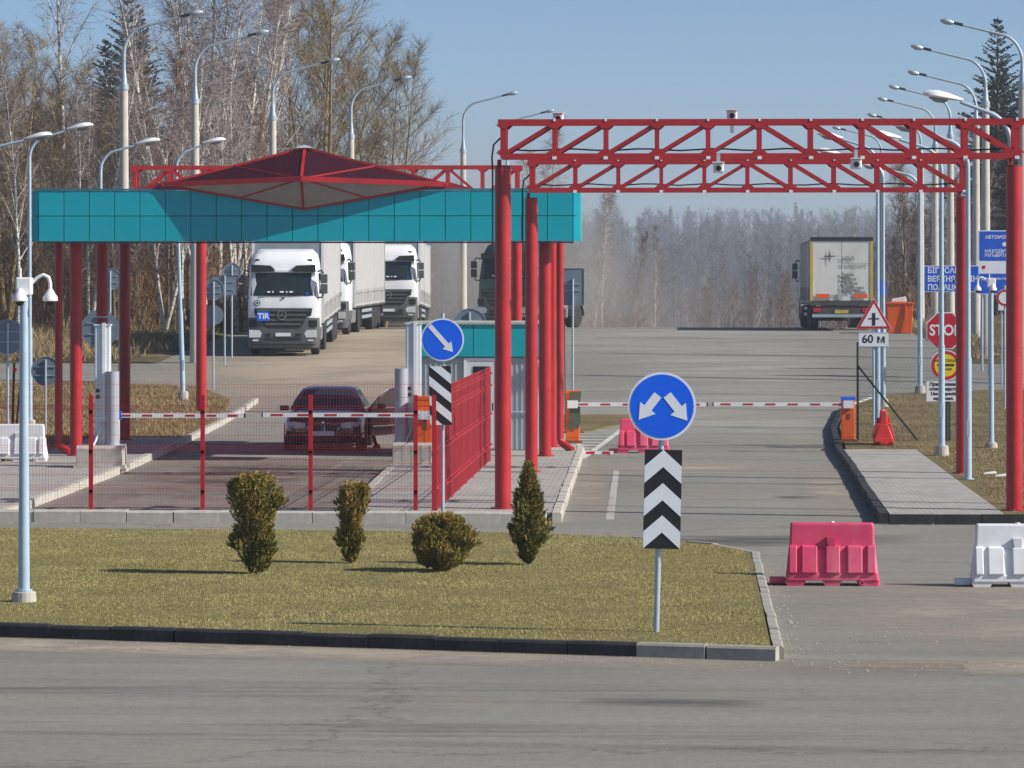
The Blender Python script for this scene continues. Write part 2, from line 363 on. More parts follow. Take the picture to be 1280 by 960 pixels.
def island(name, poly, mat, z, base=-.05):
    """flat or road-following raised area: poly of plan points, counter-clockwise"""
    import bmesh
    bm = bmesh.new(); top = [bm.verts.new((x, y, prof(y)+z)) for x, y in poly]; f = bm.faces.new(top)
    if f.calc_center_median() and f.normal.z < 0: f.normal_flip()
    ymax = max(p[1] for p in poly)
    if ymax > 97:
        for yy in np.arange(98, ymax, 3.0):
            g = bm.verts[:] + bm.edges[:] + bm.faces[:]
            bmesh.ops.bisect_plane(bm, geom=g, plane_co=(0, yy, 0), plane_no=(0,1,0))
        for v in bm.verts: v.co.z = prof(v.co.y) + z
    ed = [e for e in bm.edges if e.is_boundary]
    r = bmesh.ops.extrude_edge_only(bm, edges=ed)
    for v in [g for g in r['geom'] if isinstance(g, bmesh.types.BMVert)]: v.co.z += base - z
    bmesh.ops.triangulate(bm, faces=[f for f in bm.faces if len(f.verts) > 4])
    bmesh.ops.recalc_face_normals(bm, faces=bm.faces)
    me = bpy.data.meshes.new(name); bm.to_mesh(me); bm.free()
    return struct(name, me, mat)

LAWN = [(1.0,41.05),(1.08,56.0),(.55,57.6),(-.6,59.2),(-2.2,60.3),(-6,60.9),(-16,61.4),(-16,46.1)]
island('lawn', LAWN, M['turf'], .125)
island('centre_island_paving', [(-1.98,65.3),(-2.1,80),(-2.2,92),(-2.6,100),(-5.4,100),(-5.75,84),(-5.35,65.3)], M['pavers'], .15)
island('side_walk_left', [(-11.2,66.0),(-11.45,82),(-12.0,98),(-14.2,98),(-14.2,66.0)], M['pavers'], .13)
island('verge_left_front', [(-14.2,66.0),(-14.2,98),(-60,98),(-60,66.0)], M['verge'], .12)
island('verge_left_back', [(-12.1,98.2),(-12.4,108),(-13.0,117),(-14.6,122.5),(-18,124),(-60,125),(-60,98.2)], M['verge'], .12)
island('side_walk_right', [(3.5,64.9),(5.35,64.9),(5.5,91.2),(3.85,91.2)], M['pavers'], .15)
island('lawn_right', [(5.34,65.0),(60,65.0),(60,121),(9.5,121),(6.2,119),(4.85,113),(4.3,104),(3.93,91.25),(5.49,91.25)], M['verge'], .14)
island('grass_patch_centre', [(-2.3,103.0),(-1.6,106),(-.75,109),(-1.2,111),(-3.2,111),(-3.6,103.0)], M['verge'], .05)

# kerbs, one object for each stone
def kerb(name, pts, mat_of, zt=.16, w=.15, L=.75, side=1):
    root = bpy.data.objects.new(name, None); COL.objects.link(root); root['kind'] = 'structure'
    cache = {}; k = 0
    for (a, b) in zip(pts[:-1], pts[1:]):
        a = Vector((a[0], a[1], 0)); b = Vector((b[0], b[1], 0)); d = b-a; n = max(1, round(d.length/L)); l = d.length/n
        ang = math.atan2(d.y, d.x)
        for i in range(n):
            p = a + d*((i+.5)/n); m = mat_of(p)
            key = (round(l,3), m.name)
            if key not in cache:
                mb = MB(); mb.prism([(-w/2,-.10),(w/2,-.10),(w/2,zt),(-w/2+.02,zt),(-w/2,zt-.025)], -l/2+.006, l/2-.006, 'x'); cache[key] = mb.mesh('kerb_stone'); cache[key].materials.append(m)
            o = bpy.data.objects.new('kerb_stone', cache[key]); COL.objects.link(o); o.parent = root
            o.location = (p.x + rnd.uniform(-.008,.008), p.y + rnd.uniform(-.008,.008), prof(p.y) + rnd.uniform(-.009,.006))
            o.rotation_euler = (0, 0, ang + rnd.uniform(-.006,.006)); k += 1
    return root
blk = lambda p: M['kerbblack']; gry = lambda p: M['kerb']
kerb('kerb_lawn', [(-16,45.98),(1.06,40.92)], lambda p: M['kerbdull'] if p.x > -.1 else M['kerbblack'], .15)
kerb('kerb_lawn_side', [(1.08,41.1),(1.14,56.0),(.60,57.7),(-.57,59.3)], lambda p: M['kerbdull'], .13, .11)
kerb('kerb_fence', [(-14.2,65.0),(-2.05,64.75)], gry, .19, .30)
kerb('kerb_centre_island', [(-1.9,65.0),(-2.02,80),(-2.12,92),(-2.5,100)], gry, .165)
kerb('kerb_centre_island_left', [(-5.45,100),(-5.83,84),(-5.43,65.4)], gry, .165)
kerb('kerb_left', [(-14.2,98),(-12.05,98.1)][:0] + [(-12.25,117),(-12.05,100),(-11.4,82),(-11.12,66.0)], gry, .15)
kerb('kerb_right', [(60,64.8),(3.46,64.7)], blk, .17)
kerb('kerb_right_island', [(3.40,64.9),(3.52,72),(3.72,84),(3.80,92),(4.15,104),(4.75,113),(6.1,119)], lambda p: M['kerbblack'] if p.y < 112 else M['kerb'], .17)

# painted lines, flat stains and dark patches, each a sheet just above the road
mk = pm('road_marking_white', (.55,.54,.51), .8, 0, .2, 2, (.25,.24,.22), .75)
def flat(name, polys, mat, z):
    mb = MB()
    for poly in polys: mb.add([(x, y, prof(y)+z) for x, y in poly], [tuple(range(len(poly)))])
    return struct(name, mb.mesh(name), mat)
wl = pm('worn_line', (.40,.385,.36), .85, 0, .25, 3, (.24,.23,.21), .85)
flat('lane_line', [[(-1.12,65.8),(-.98,65.8),(-1.14,84),(-1.26,84)]], wl, .005)
hz = [[(-2.1,89.5),(-1.96,89.5),(-1.15,107),(-1.3,107)]]
for i in range(9):
    y = 92 + i*1.5; t = (y-89.5)/17.5; hz.append([(-2.55,y),(-2.0+t*.8,y),(-2.0+t*.8,y+.55),(-2.55,y+.55)])
flat('hatched_marking', hz, mk, .005)
flat('stop_line', [[(-1.9,83.6),(3.2,83.6),(3.2,83.75),(-1.9,83.75)]], wl, .005)
def stain(name, col, thr, sc_=.9, st=(1,1,1)):
    m, nt, b = newmat(name); n = noise(nt, sc_, 6, .7, None, st)
    g = noise(nt, 40, 4, .8); nt.links.new(mix(nt, .6, col, ramp(nt, g.outputs[0], [(.3,(.6,.6,.6)),(.7,(1.3,1.3,1.3))]).outputs[0], 'MULTIPLY'), b.inputs['Base Color'])
    fd = N(nt, 'ShaderNodeAttribute', attribute_name='fade'); mu = N(nt, 'ShaderNodeMath', operation='MULTIPLY'); nt.links.new(ramp(nt, n.outputs[0], [(thr,(0,0,0)),(thr+.32,(.85,.85,.85))]).outputs[0], mu.inputs[0]); nt.links.new(fd.outputs['Fac'], mu.inputs[1]); nt.links.new(mu.outputs[0], b.inputs['Alpha']); b.inputs['Roughness'].default_value = .9; return m
def soft(name, quads, mat, z):
    """stains whose edges thin out: a grid over each four-cornered patch, with a thinning value kept at its points"""
    mb = MB(); fade = []
    for (A, B, C, D) in quads:
        n = 14; b0 = len(mb.v)
        for j in range(n+1):
            for i in range(n+1):
                u, v = i/n, j/n; x = (A[0]*(1-u)+B[0]*u)*(1-v)+(D[0]*(1-u)+C[0]*u)*v; y = (A[1]*(1-u)+B[1]*u)*(1-v)+(D[1]*(1-u)+C[1]*u)*v
                mb.v.append((x, y, prof(y)+z)); fade.append((1-abs(2*u-1)**2)*(1-abs(2*v-1)**2))
        for j in range(n):
            for i in range(n): k = b0+j*(n+1)+i; mb.f.append((k,k+1,k+n+2,k+n+1))
    me = mb.mesh(name); at_ = me.attributes.new('fade', 'FLOAT', 'POINT'); at_.data.foreach_set('value', fade); return struct(name, me, mat)
dark_mat = stain('dark_asphalt', (.080,.081,.084), .30, 1.1, (.5,1.5,1))
soft('dark_patch', [((-1.6,58.6),(3.6,59.2),(4.0,62.2),(-.8,61.6)), ((1.8,72.5),(2.7,72.5),(2.7,73.6),(1.8,73.6)), ((-.9,36.4),(.9,36.2),(.9,37.0),(-.9,37.2))], dark_mat, .006)  # patches darker than the road, broken up by noise, thinning out at the edges
sand = stain('sand', (.42,.36,.28), .32, .6)
soft('sand_drift', [((1.0,41.0),(8.5,41.5),(7.0,54),(1.2,53.5)), ((2.0,66),(3.5,65.5),(3.75,88),(2.5,86)), ((-2.0,65.8),(-.9,65.8),(-1.4,86),(-2.1,88)), ((2.3,92),(3.9,91),(4.2,112),(2.7,108))], sand, .009)
soft('sand_along_kerb', [((-18,44.2),(3,38.9),(3,40.9),(-18,46.1)), ((0.5,39.4),(9,39.2),(9,41.6),(.5,41.3))], stain('sand_line', (.44,.37,.285), .24, .9), .008)
soft('sand_behind_barriers', [((-2.2,83),(3.6,83),(3.6,87),(-2.2,87)), ((-2,106),(4,106),(4,116),(-2,116))], stain('pale_sand', (.44,.365,.275), .30, .5, (.5,1.5,1)), .008)
soft('tyre_marks', [((-10,33.8),(7,32.2),(7,34.2),(-10,35.8)), ((-12,37.6),(3,36.0),(3,38.2),(-12,39.4)), ((-8,30.8),(6,29.8),(6,31.2),(-8,32.2))], stain('tyre_black', (.14,.137,.13), .46, .5, (.30,3.0,1)), .007)
soft('road_dust', [((-7,92),(9,92),(9.6,132),(-9,132)), ((-8,122),(9.4,122),(9.4,185),(-8,185)), ((-3,108),(7,108),(8,160),(-4,160))], stain('road_dust', (.36,.345,.30), .22, .30, (.6,1.2,1)), .010)
soft('lane_wash', [((-12.2,64.6),(-5.2,64.6),(-5.0,104),(-12.4,104)), ((-11.8,64.8),(-5.4,64.8),(-5.4,90),(-12,90))], stain('reddish_lane_dust', (.43,.36,.325), .26, .5), .005)
soft('lot_sand', [((-18,114),(-3,112),(-6,150),(-17.4,158)), ((-17.4,136),(-8,136),(-8,190),(-17.4,190))], stain('lot_sand', (.46,.375,.27), .20, .35, (.6,1,1)), .009)

# ---------------------------------------------------------------- grass blades
def grit(name, label, lines, n, seed):
    rs = np.random.RandomState(seed); V = []; T = []
    for i in range(n):
        (x0,y0,x1,y1,w) = lines[rs.randint(len(lines))]; t = rs.rand(); x = x0+(x1-x0)*t + rs.randn()*w*.3; y = y0+(y1-y0)*t - abs(rs.randn())*w; r = .006+.016*rs.rand()**3
        if rs.rand() < .01: r *= 2.2
        z = prof(y); b = len(V); a0 = rs.rand()*6
        for k in range(4): V.append((x+r*math.cos(a0+k*1.57)*(.7+.6*rs.rand()), y+r*math.sin(a0+k*1.57)*(.7+.6*rs.rand()), z+.001))
        V.append((x+r*.2, y, z+r*(.7+.5*rs.rand())))
        T += [(b+k, b+(k+1)%4, b+4) for k in range(4)]
    o = link(name, raw_mesh(name, np.array(V), np.array(T)), pm('grit_stone', (.26,.24,.21), .9, 0, .3, 9)); o['kind'] = 'stuff'; tag(o, label, 'grit')
def blades(name, label, cat, poly, n, h, w, mat, zoff, seed):
    rs = np.random.RandomState(seed); P = np.array(poly); lo, hi = P.min(0), P.max(0)
    pts = []
    while len(pts) < n:
        q = lo + rs.rand(n, 2)*(hi-lo); x, y = q[:,0], q[:,1]; ins = np.zeros(n, bool)
        j = len(P)-1
        for i in range(len(P)):
            xi, yi, xj, yj = *P[i], *P[j]
            c = ((yi > y) != (yj > y)) & (x < (xj-xi)*(y-yi)/(yj-yi+1e-12)+xi); ins ^= c; j = i
        pts += q[ins].tolist()
    q = np.array(pts[:n]); z = np.interp(q[:,1], _ty, _tz) + zoff
    cl = .65 + .5*np.sin(q[:,0]*2.1+np.sin(q[:,1]*1.3))*np.sin(q[:,1]*1.7+q[:,0]*.6)*.5 + .2*rs.rand(n)
    a = rs.rand(n)*2*np.pi; hh = h*(.5+.8*rs.rand(n))*cl; ln = hh*(.3+.9*rs.rand(n)); b2 = rs.rand(n)*2*np.pi
    dx, dy = np.cos(a)*w/2, np.sin(a)*w/2
    V = np.empty((n,3,3)); V[:,0] = np.stack([q[:,0]-dx, q[:,1]-dy, z], 1); V[:,1] = np.stack([q[:,0]+dx, q[:,1]+dy, z], 1)
    V[:,2] = np.stack([q[:,0]+np.cos(b2)*ln, q[:,1]+np.sin(b2)*ln, z+hh], 1)
    o = link(name, raw_mesh(name, V.reshape(-1,3), np.arange(3*n).reshape(-1,3)), mat); o['kind'] = 'stuff'; tag(o, label, cat); return o
def raw_mesh(name, V, T):
    me = bpy.data.meshes.new(name); n = len(T); me.vertices.add(len(V)); me.vertices.foreach_set('co', np.asarray(V, np.float32).ravel())
    me.loops.add(n*3); me.loops.foreach_set('vertex_index', np.asarray(T, np.int32).ravel())
    me.polygons.add(n); me.polygons.foreach_set('loop_start', np.arange(0, 3*n, 3, dtype=np.int32)); me.polygons.foreach_set('loop_total', np.full(n, 3, np.int32))
    me.update(calc_edges=True); return me
blades('lawn_grass', 'short olive and straw turf of the foreground traffic island', 'grass', [(.97,41.2),(1.0,56),(.5,57.5),(-.65,59.1),(-2.2,60.2),(-6,60.8),(-11.5,61.1),(-11.5,44.9)], 330000, .028, .007, M['blades'], .12, 1)
blades('right_lawn_grass', 'thin straw coloured turf right of the gated lane', 'grass', [(5.55,65.1),(12,65.1),(17,120),(9.5,120.5),(6.3,118.5),(5.0,113),(4.4,104),(4.1,92),(5.7,91.8)], 90000, .05, .016, M['dryblades'], .135, 2)
blades('left_verge_grass', 'rough brown grass on the left verge behind the canopy', 'grass', [(-12.2,98.6),(-12.5,108),(-13.1,116.5),(-14.7,122),(-18,123.5),(-24,124),(-24,70),(-14.4,70),(-14.4,98.6)], 80000, .13, .02, M['dryblades'], .11, 3)
blades('woodland_edge_grass', 'tall dry grass along the foot of the left wood', 'grass', [(-18,141),(-18,200),(-40,200),(-36,136),(-19,136)], 60000, .45, .03, M['dryblades'], .02, 4)
blades('right_bank_grass', 'dry yellow grass on the bank under the right lamp row', 'grass', [(10,136),(10,215),(40,215),(36,136)], 60000, .40, .03, M['dryblades'], .1, 5)

grit('grit', 'small stones and grit scattered along the kerbs', [(-12,44.65,1.0,40.75,.35),(1.0,40.8,6.5,40.9,.5),(1.3,42,1.35,55,.3),(-12,64.5,-2,64.45,.15),(3.2,64.6,8,64.5,.3),(3.3,66,3.6,86,.3),(1.5,43,5,50,2.0)], 3200, 12)
# ---------------------------------------------------------------- trees
class TB:
    def __init__(s): s.V = []; s.T = []
    def tube(s, path, rad, n):
        mb = MB(); mb.tube(path, rad, n, False); b = len(s.V); s.V += mb.v
        for f in mb.f: s.T += [(f[0]+b,f[1]+b,f[2]+b),(f[0]+b,f[2]+b,f[3]+b)]
    def twig(s, p, q, w):
        d = q-p; r = d.cross(Vector((rnd.uniform(-1,1),rnd.uniform(-1,1),rnd.uniform(-.5,.5))))
        if r.length < 1e-6: return
        r = r.normalized()*w/2; b = len(s.V); s.V += [tuple(p-r), tuple(p+r), tuple(q)]; s.T.append((b,b+1,b+2))
    def mesh(s, name): return raw_mesh(name, np.array(s.V), np.array(s.T))
def wander(p, d, L, n, up, jit):
    path = [p.copy()]; d = d.normalized()
    for i in range(n):
        d = (d + Vector((rnd.uniform(-jit,jit),rnd.uniform(-jit,jit),rnd.uniform(-jit,jit))) + Vector((0,0,up))).normalized(); p = p + d*(L/n); path.append(p.copy())
    return path
def along(path, t):
    f = t*(len(path)-1); i = min(int(f), len(path)-2); return path[i].lerp(path[i+1], f-i), (path[i+1]-path[i]).normalized()
def gen_bare(H, r, crown0, n1, spread, elev, n2, n3, tw, droop, stems=1, lean=.02, pale=False):
    tr, cr = TB(), TB()
    for s_ in range(stems):
        d0 = Vector((rnd.uniform(-lean,lean)*(1 if stems == 1 else 9), rnd.uniform(-lean,lean)*(1 if stems == 1 else 9), 1))
        h = H*rnd.uniform(.8,1) if s_ else H
        tp = wander(Vector((0,0,-.15)), d0, h, 10, .02, .035); tr.tube(tp, [max(.012, r*(1-i/10)**.85) for i in range(11)], 7)
        a0 = rnd.uniform(0, 6)
        for i in range(n1):
            t = crown0 + (1-crown0)*((i+rnd.random())/n1)*.98; p, td = along(tp, t)
            az = a0 + i*2.4 + rnd.uniform(-.4,.4); e = elev + .35*t + rnd.uniform(-.15,.15)
            d = Vector((math.cos(az)*math.cos(e), math.sin(az)*math.cos(e), math.sin(e)))
            k = (t-crown0)/(1-crown0); L = spread*H*(.35+.65*math.sin(math.pi*min(1, .25+.75*k)))*rnd.uniform(.7,1.1)*(1.05-.55*k)
            bp = wander(p, d, L, 5, .06-droop*.03, .10); br = max(.008, r*(.42 if pale else .32)*(1-.7*k)); (tr if pale else cr).tube(bp, [br*(1-j/5.5) for j in range(6)], 4)
            for j in range(n2):
                t2 = .2 + .8*(j+rnd.random())/n2; p2, d2 = along(bp, t2)
                dd = (d2 + Vector((rnd.uniform(-.9,.9),rnd.uniform(-.9,.9),rnd.uniform(-.3,.7)))).normalized(); L2 = L*.38*(1.15-.6*t2)*rnd.uniform(.6,1.2)
                sp = wander(p2, dd, L2, 3, .03-droop*.12, .14); cr.tube(sp, [.010,.008,.006,.003], 3)
                for q in range(n3):
                    t3 = .15+.85*(q+rnd.random())/n3; p3, d3 = along(sp, t3)
                    d4 = (d3 + Vector((rnd.uniform(-.8,.8),rnd.uniform(-.8,.8),rnd.uniform(-.6,.6)-droop*.7))).normalized()
                    e3 = p3 + d4*tw*rnd.uniform(.5,1.2); cr.twig(p3, e3, .020)
                    m3 = p3.lerp(e3, .5); cr.twig(m3, m3 + (d4+Vector((rnd.uniform(-.8,.8),rnd.uniform(-.8,.8),rnd.uniform(-.5,.3)-droop*.6))).normalized()*tw*.5, .014)
    return tr.mesh('trunk'), cr.mesh('crown')
def gen_spruce(H, rad):
    tr, cr = TB(), TB(); tr.tube([(0,0,-.1),(0,0,H*.5),(0,0,H)], [H*.013,H*.008,.01], 7)
    z = H*.06
    while z < H*.985:
        k = z/H; L0 = rad*(1-k)**.75 + .05; nb = 13 if k < .8 else 8; a0 = rnd.uniform(0,6)
        for i in range(nb):
            az = a0 + i*2*math.pi/nb + rnd.uniform(-.25,.25); L = L0*rnd.uniform(.6,1.12); el = (-.30+.75*k) + rnd.uniform(-.12,.12)
            d = Vector((math.cos(az)*math.cos(el), math.sin(az)*math.cos(el), math.sin(el))); p = Vector((0,0,z+rnd.uniform(-.1,.1)))
            bp = wander(p, d, L, 4, .04, .05); n = max(5, int(L*10))
            for j in range(n):
                t = .12+.88*(j+rnd.random())/n; q, dq = along(bp, t); s = dq.cross(Vector((0,0,1))).normalized()
                for sg in (-1,1):
                    e = q + (dq*.6 + s*sg*rnd.uniform(.4,.9) + Vector((0,0,rnd.uniform(-.75,-.05)))).normalized()*rnd.uniform(.25,.55)*(1.1-.5*t)*(1.1-.75*k); cr.twig(q, e, rnd.uniform(.12,.22)*(1.1-.5*k))
            cr.twig(bp[-2], bp[-1]+d*.15*(1-k), .14*(1.1-.6*k))
        z += H*.017 + .08
    return tr.mesh('trunk'), cr.mesh('crown')
KINDS = {}
def kind(nm, tmat, cmat, gens):
    out = []
    for t, c in gens: t.materials.append(M[tmat]); c.materials.append(M[cmat]); out.append((t, c))
    KINDS[nm] = out
kind('birch_tree', 'birch', 'twig_violet', [gen_bare(18, .14, .26, 26, .21, .95, 9, 6, .75, .5, 1 if _ < 2 else 2, .03, True) for _ in range(4)])
kind('bare_tree', 'bark', 'twig_brown', [gen_bare(15, .16, .18, 36, .20, .7, 8, 7, .7, .0) for _ in range(3)])
kind('willow_tree', 'barktan', 'twig_tan', [gen_bare(16, .15, .14, 26, .36, .62, 10, 8, .85, -.1, 3, .03) for _ in range(2)])
kind('alder_tree', 'bark', 'twig_violet', [gen_bare(12, .11, .15, 32, .17, .8, 8, 7, .6, .0, 2, .02) for _ in range(2)])
kind('spruce_tree', 'bark', 'spruce', [gen_spruce(16, 3.9), gen_spruce(18, 4.6)])
TREE_NO = [0]
def tree(kd, x, y, H, label, group, rz=None, name=None, sxy=None):
    var = KINDS[kd]; base = {'birch_tree':18,'bare_tree':15,'willow_tree':16,'alder_tree':12,'spruce_tree':17}[kd]
    TREE_NO[0] += 1; t, c = var[TREE_NO[0] % len(var)]
    o = thing(name or kd, label, 'tree', (x, y, ground_h(x, y)), rnd.uniform(0, 6.28) if rz is None else rz, group)
    s = H/base; o.scale = ((sxy or s), (sxy or s), s)
    link('trunk', t, None, o); link('crown', c, None, o); return o
def at(px, D): return W(px, D)
# the left wood, the trees that can be told apart first
def T(kd, px, D, H, label, group=None, **k):
    x, y = W(px, D); return tree(kd, x, y, H, label, group, **k)
T('spruce_tree', 160, 232, 21, 'dark double-topped spruce standing above the left wood')
T('spruce_tree', 176, 236, 22.5, 'taller thin-topped spruce beside the other in the left wood', sxy=.8)
T('spruce_tree', 132, 228, 17.5, 'lower broad spruce left of the two spruce tops')
T('spruce_tree', 470, 215, 13.2, 'small dark spruce behind the glazed canopy roof peak')
T('birch_tree', 82, 185, 21, 'tall white-stemmed birch at the top left corner')
T('birch_tree', 268, 178, 19.5, 'white-stemmed birch behind the second concrete lamp post')
T('birch_tree', 292, 180, 21, 'tall birch with speckled white stem over the canopy left end')
T('birch_tree', 248, 190, 20, 'slim birch leaning behind the second concrete lamp post')
T('willow_tree', 400, 196, 18.5, 'broad tan-branched willow above the glazed roof peak')
T('willow_tree', 372, 202, 18, 'tan-branched willow behind the third concrete lamp post')
T('willow_tree', 478, 200, 14.5, 'wide low willow reaching into the sky right of the spruce')
T('willow_tree', 8, 168, 13, 'mossy yellow-stemmed willow at the left picture edge')
T('willow_tree', 80, 160, 9, 'yellowish young willow behind the domed camera post')
T('birch_tree', 685, 232, 14.6, 'lone feathery birch rising behind the left end of the gantry')
T('birch_tree', 733, 240, 12.6, 'shorter birch right of the lone one behind the gantry')
T('birch_tree', 752, 236, 10.5, 'drooping birch beside the right end of the teal canopy')
T('alder_tree', 716, 226, 9.5, 'greyish alder under the two birches behind the gantry')
T('alder_tree', 770, 245, 9.0, 'low bare alder at the foot of the dusty hillside')
rnd.seed(21)
for i in range(9):
    T('birch_tree', rnd.uniform(-40, 345) if i < 3 else rnd.uniform(200, 350), rnd.uniform(166, 225), rnd.uniform(13, 18.5), 'bare birch among many in the wood behind the left lamps', 'birches of the left wood')
for i in range(72):
    px = rnd.uniform(-60, 360); T(rnd.choice(['bare_tree','alder_tree','bare_tree']), px, rnd.uniform(158, 225), rnd.uniform(7, 12.3), 'bare brown tree in the dense wood behind the left lamps', 'brown trees of the left wood')
for i in range(16):
    px = rnd.uniform(330, 530); D = rnd.uniform(205, 245); T(rnd.choice(['bare_tree','alder_tree','birch_tree']), px, D, rnd.uniform(6, 13.0 if px < 430 else 9), 'bare tree in the wood edge behind the parked lorries', 'trees behind the parked lorries')
for i, (px, D, H) in enumerate(((22,154,11),(100,156,10),(112,160,12),(206,158,11),(228,156,9.5),(243,154,12),(262,160,11),(296,162,12),(306,166,10))):
    T('birch_tree', px, D, H, 'young pale birch at the front edge of the left wood', 'young birches at the left wood edge')
# right wood
T('spruce_tree', 1247, 238, 19.5, 'tall dark spruce behind the right lamp row')
T('spruce_tree', 1292, 225, 18.5, 'dark spruce cut off by the right picture edge')
T('spruce_tree', 1254, 246, 18.0, 'dark spruce close behind the tall one at right')
T('spruce_tree', 1268, 252, 16.0, 'dark spruce between the tall one and the edge one at right')
T('spruce_tree', 1222, 258, 13.0, 'lower dark spruce left of the tall one at right')
for i, px in enumerate((1138, 1160, 1180, 1205, 1232, 1262, 1285, 1150, 1196)):
    T('spruce_tree', px, rnd.uniform(246, 262), rnd.uniform(6.5, 9.5), 'young dark spruce in the shady wood behind the blue signs', 'young spruces of the right wood', sxy=.75)
for i in range(34):
    T(rnd.choice(['bare_tree','birch_tree','alder_tree']), rnd.uniform(1078, 1310), rnd.uniform(222, 275), rnd.uniform(7, 11.5), 'bare tree in the right wood behind the blue signs', 'bare trees of the right wood')
for i, (px, D, H) in enumerate(((1064, 300, 13), (1100, 285, 11.5), (1148, 232, 13.5), (1158, 240, 12))):
    T('birch_tree', px, D, H, ('thin white birch just right of the lorry on the crest', 'birch left of the right lamp row above the lorry', 'feathery bare birch behind the right end of the gantry', 'second feathery bare birch behind the right end of the gantry')[i])
# beyond the crest
for i, px in enumerate((818, 826, 876, 894, 910, 930, 946, 966, 792, 850)):
    T('birch_tree', px, 262 + (i*37 % 60), (9.8, 7.2, 6.0, 7.5, 7.0, 6.6, 6.9, 6.2, 8, 6.0)[i] + .8, 'small white-stemmed birch just beyond the crest of the road', 'birches beyond the crest')
for i in range(26):
    px = rnd.uniform(745, 1085); D = rnd.uniform(300, 450); T(rnd.choice(['bare_tree','alder_tree','bare_tree']), px, D, rnd.uniform(8, 12.5), 'bare grey tree in the hazy valley beyond the crest', 'valley trees')
# far woods, one mass
def far_mass(name, label, n, xr, yr, Hr, mat, seed, conifer=False, ridge=None):
    rs = random.Random(seed); tb = TB()
    for i in range(n):
        x = rs.uniform(*xr); y = rs.uniform(*yr); x = x*y/1000; z = ground_h(x, y)-.3; H = rs.uniform(*Hr)
        if conifer:
            m = 15
            for k in range(m):
                zz = z + H*(.12 + .88*k/m); L = H*.18*(1-k/m)**.9 + .25
                for j in range(6):
                    a = rs.uniform(0, 6.28); e = Vector((x+math.cos(a)*L, y+math.sin(a)*L, zz-L*.5*rs.uniform(.3,1.2)))
                    tb.twig(Vector((x, y, zz+H*.03)), e, rs.uniform(.5,1.0))
            tb.twig(Vector((x,y,z)), Vector((x,y,z+H)), .5); continue
        tb.twig(Vector((x,y,z)), Vector((x+rs.uniform(-.4,.4), y, z+H)), .34)
        for k in range(62):
            t = rs.uniform(.12, .92); a = rs.uniform(0, 6.28); L = H*.30*rs.uniform(.5,1.1)*(1.15-.75*t); el = rs.uniform(.5,1.15)
            p = Vector((x, y, z+H*t)); q = p + Vector((math.cos(a)*math.cos(el), math.sin(a)*math.cos(el), math.sin(el)))*L
            tb.twig(p, q, .13); m_ = p.lerp(q, .45)
            for _ in range(2):
                tb.twig(m_, m_ + Vector((rs.uniform(-1,1), rs.uniform(-1,1), rs.uniform(-.1,1.1)))*L*.42, .10)
    o = link(name, tb.mesh(name), mat); o['kind'] = 'stuff'; tag(o, label, 'wood'); return o
far_mass('far_wood', 'hazy bare deciduous wood covering the far hillside', 2700, (-150, 230), (470, 1180), (9, 14.5), M['far_twigs'], 5)
far_mass('far_conifers', 'dark row of spruces along the far hill ridge', 60, (-140, 230), (1000, 1180), (10, 15.5), M['spruce'], 6, True)
# scrub under the left wood and the right wood
def scrub(name, label, boxes, mat, seed):
    rs = random.Random(seed); tb = TB()
    for (p0, p1, D0, D1, n, h0, h1) in boxes:
        for i in range(n):
            x, y = W(rs.uniform(p0, p1), rs.uniform(D0, D1)); z = ground_h(x, y)-.1; h = rs.uniform(h0, h1)
            if -17.8 < x < 9.8 and y < 214: continue
            ln = Vector((rs.gauss(0,.28), rs.gauss(0,.28), 1)).normalized(); p = Vector((x,y,z)); q = p + ln*h
            tb.twig(p, q, .035)
            for k in range(11):
                t = rs.uniform(.12,.95); a = p.lerp(q, t); e = a + (ln + Vector((rs.uniform(-1,1),rs.uniform(-1,1),rs.uniform(-.2,.6)))).normalized()*rs.uniform(.3,1.0)*(.25*h+.3)*(1.1-.5*t); tb.twig(a, e, .022)
                b = a.lerp(e, .5); tb.twig(b, b + (ln*.6 + Vector((rs.uniform(-1,1),rs.uniform(-1,1),0))).normalized()*.5, .014)
    o = link(name, tb.mesh(name), mat); o['kind'] = 'stuff'; tag(o, label, 'scrub'); return o
scrub('thicket', 'dense reddish brown leafless scrub filling the left wood', [(-80,360,160,174,800,1.2,4.5),(-80,380,172,215,2600,3,9.0),(330,540,205,250,900,1.5,5),(560,800,222,260,900,1.0,4.0)], M['thicket'], 8)
scrub('right_thicket', 'grey leafless scrub under the right wood', [(1070,1310,216,270,2200,1.5,6)], M['twig_brown'], 9)
scrub('valley_thicket', 'grey brown scrub in the valley beyond the crest', [(740,1090,255,430,1700,1.5,5.5)], M['twig_violet'], 10)

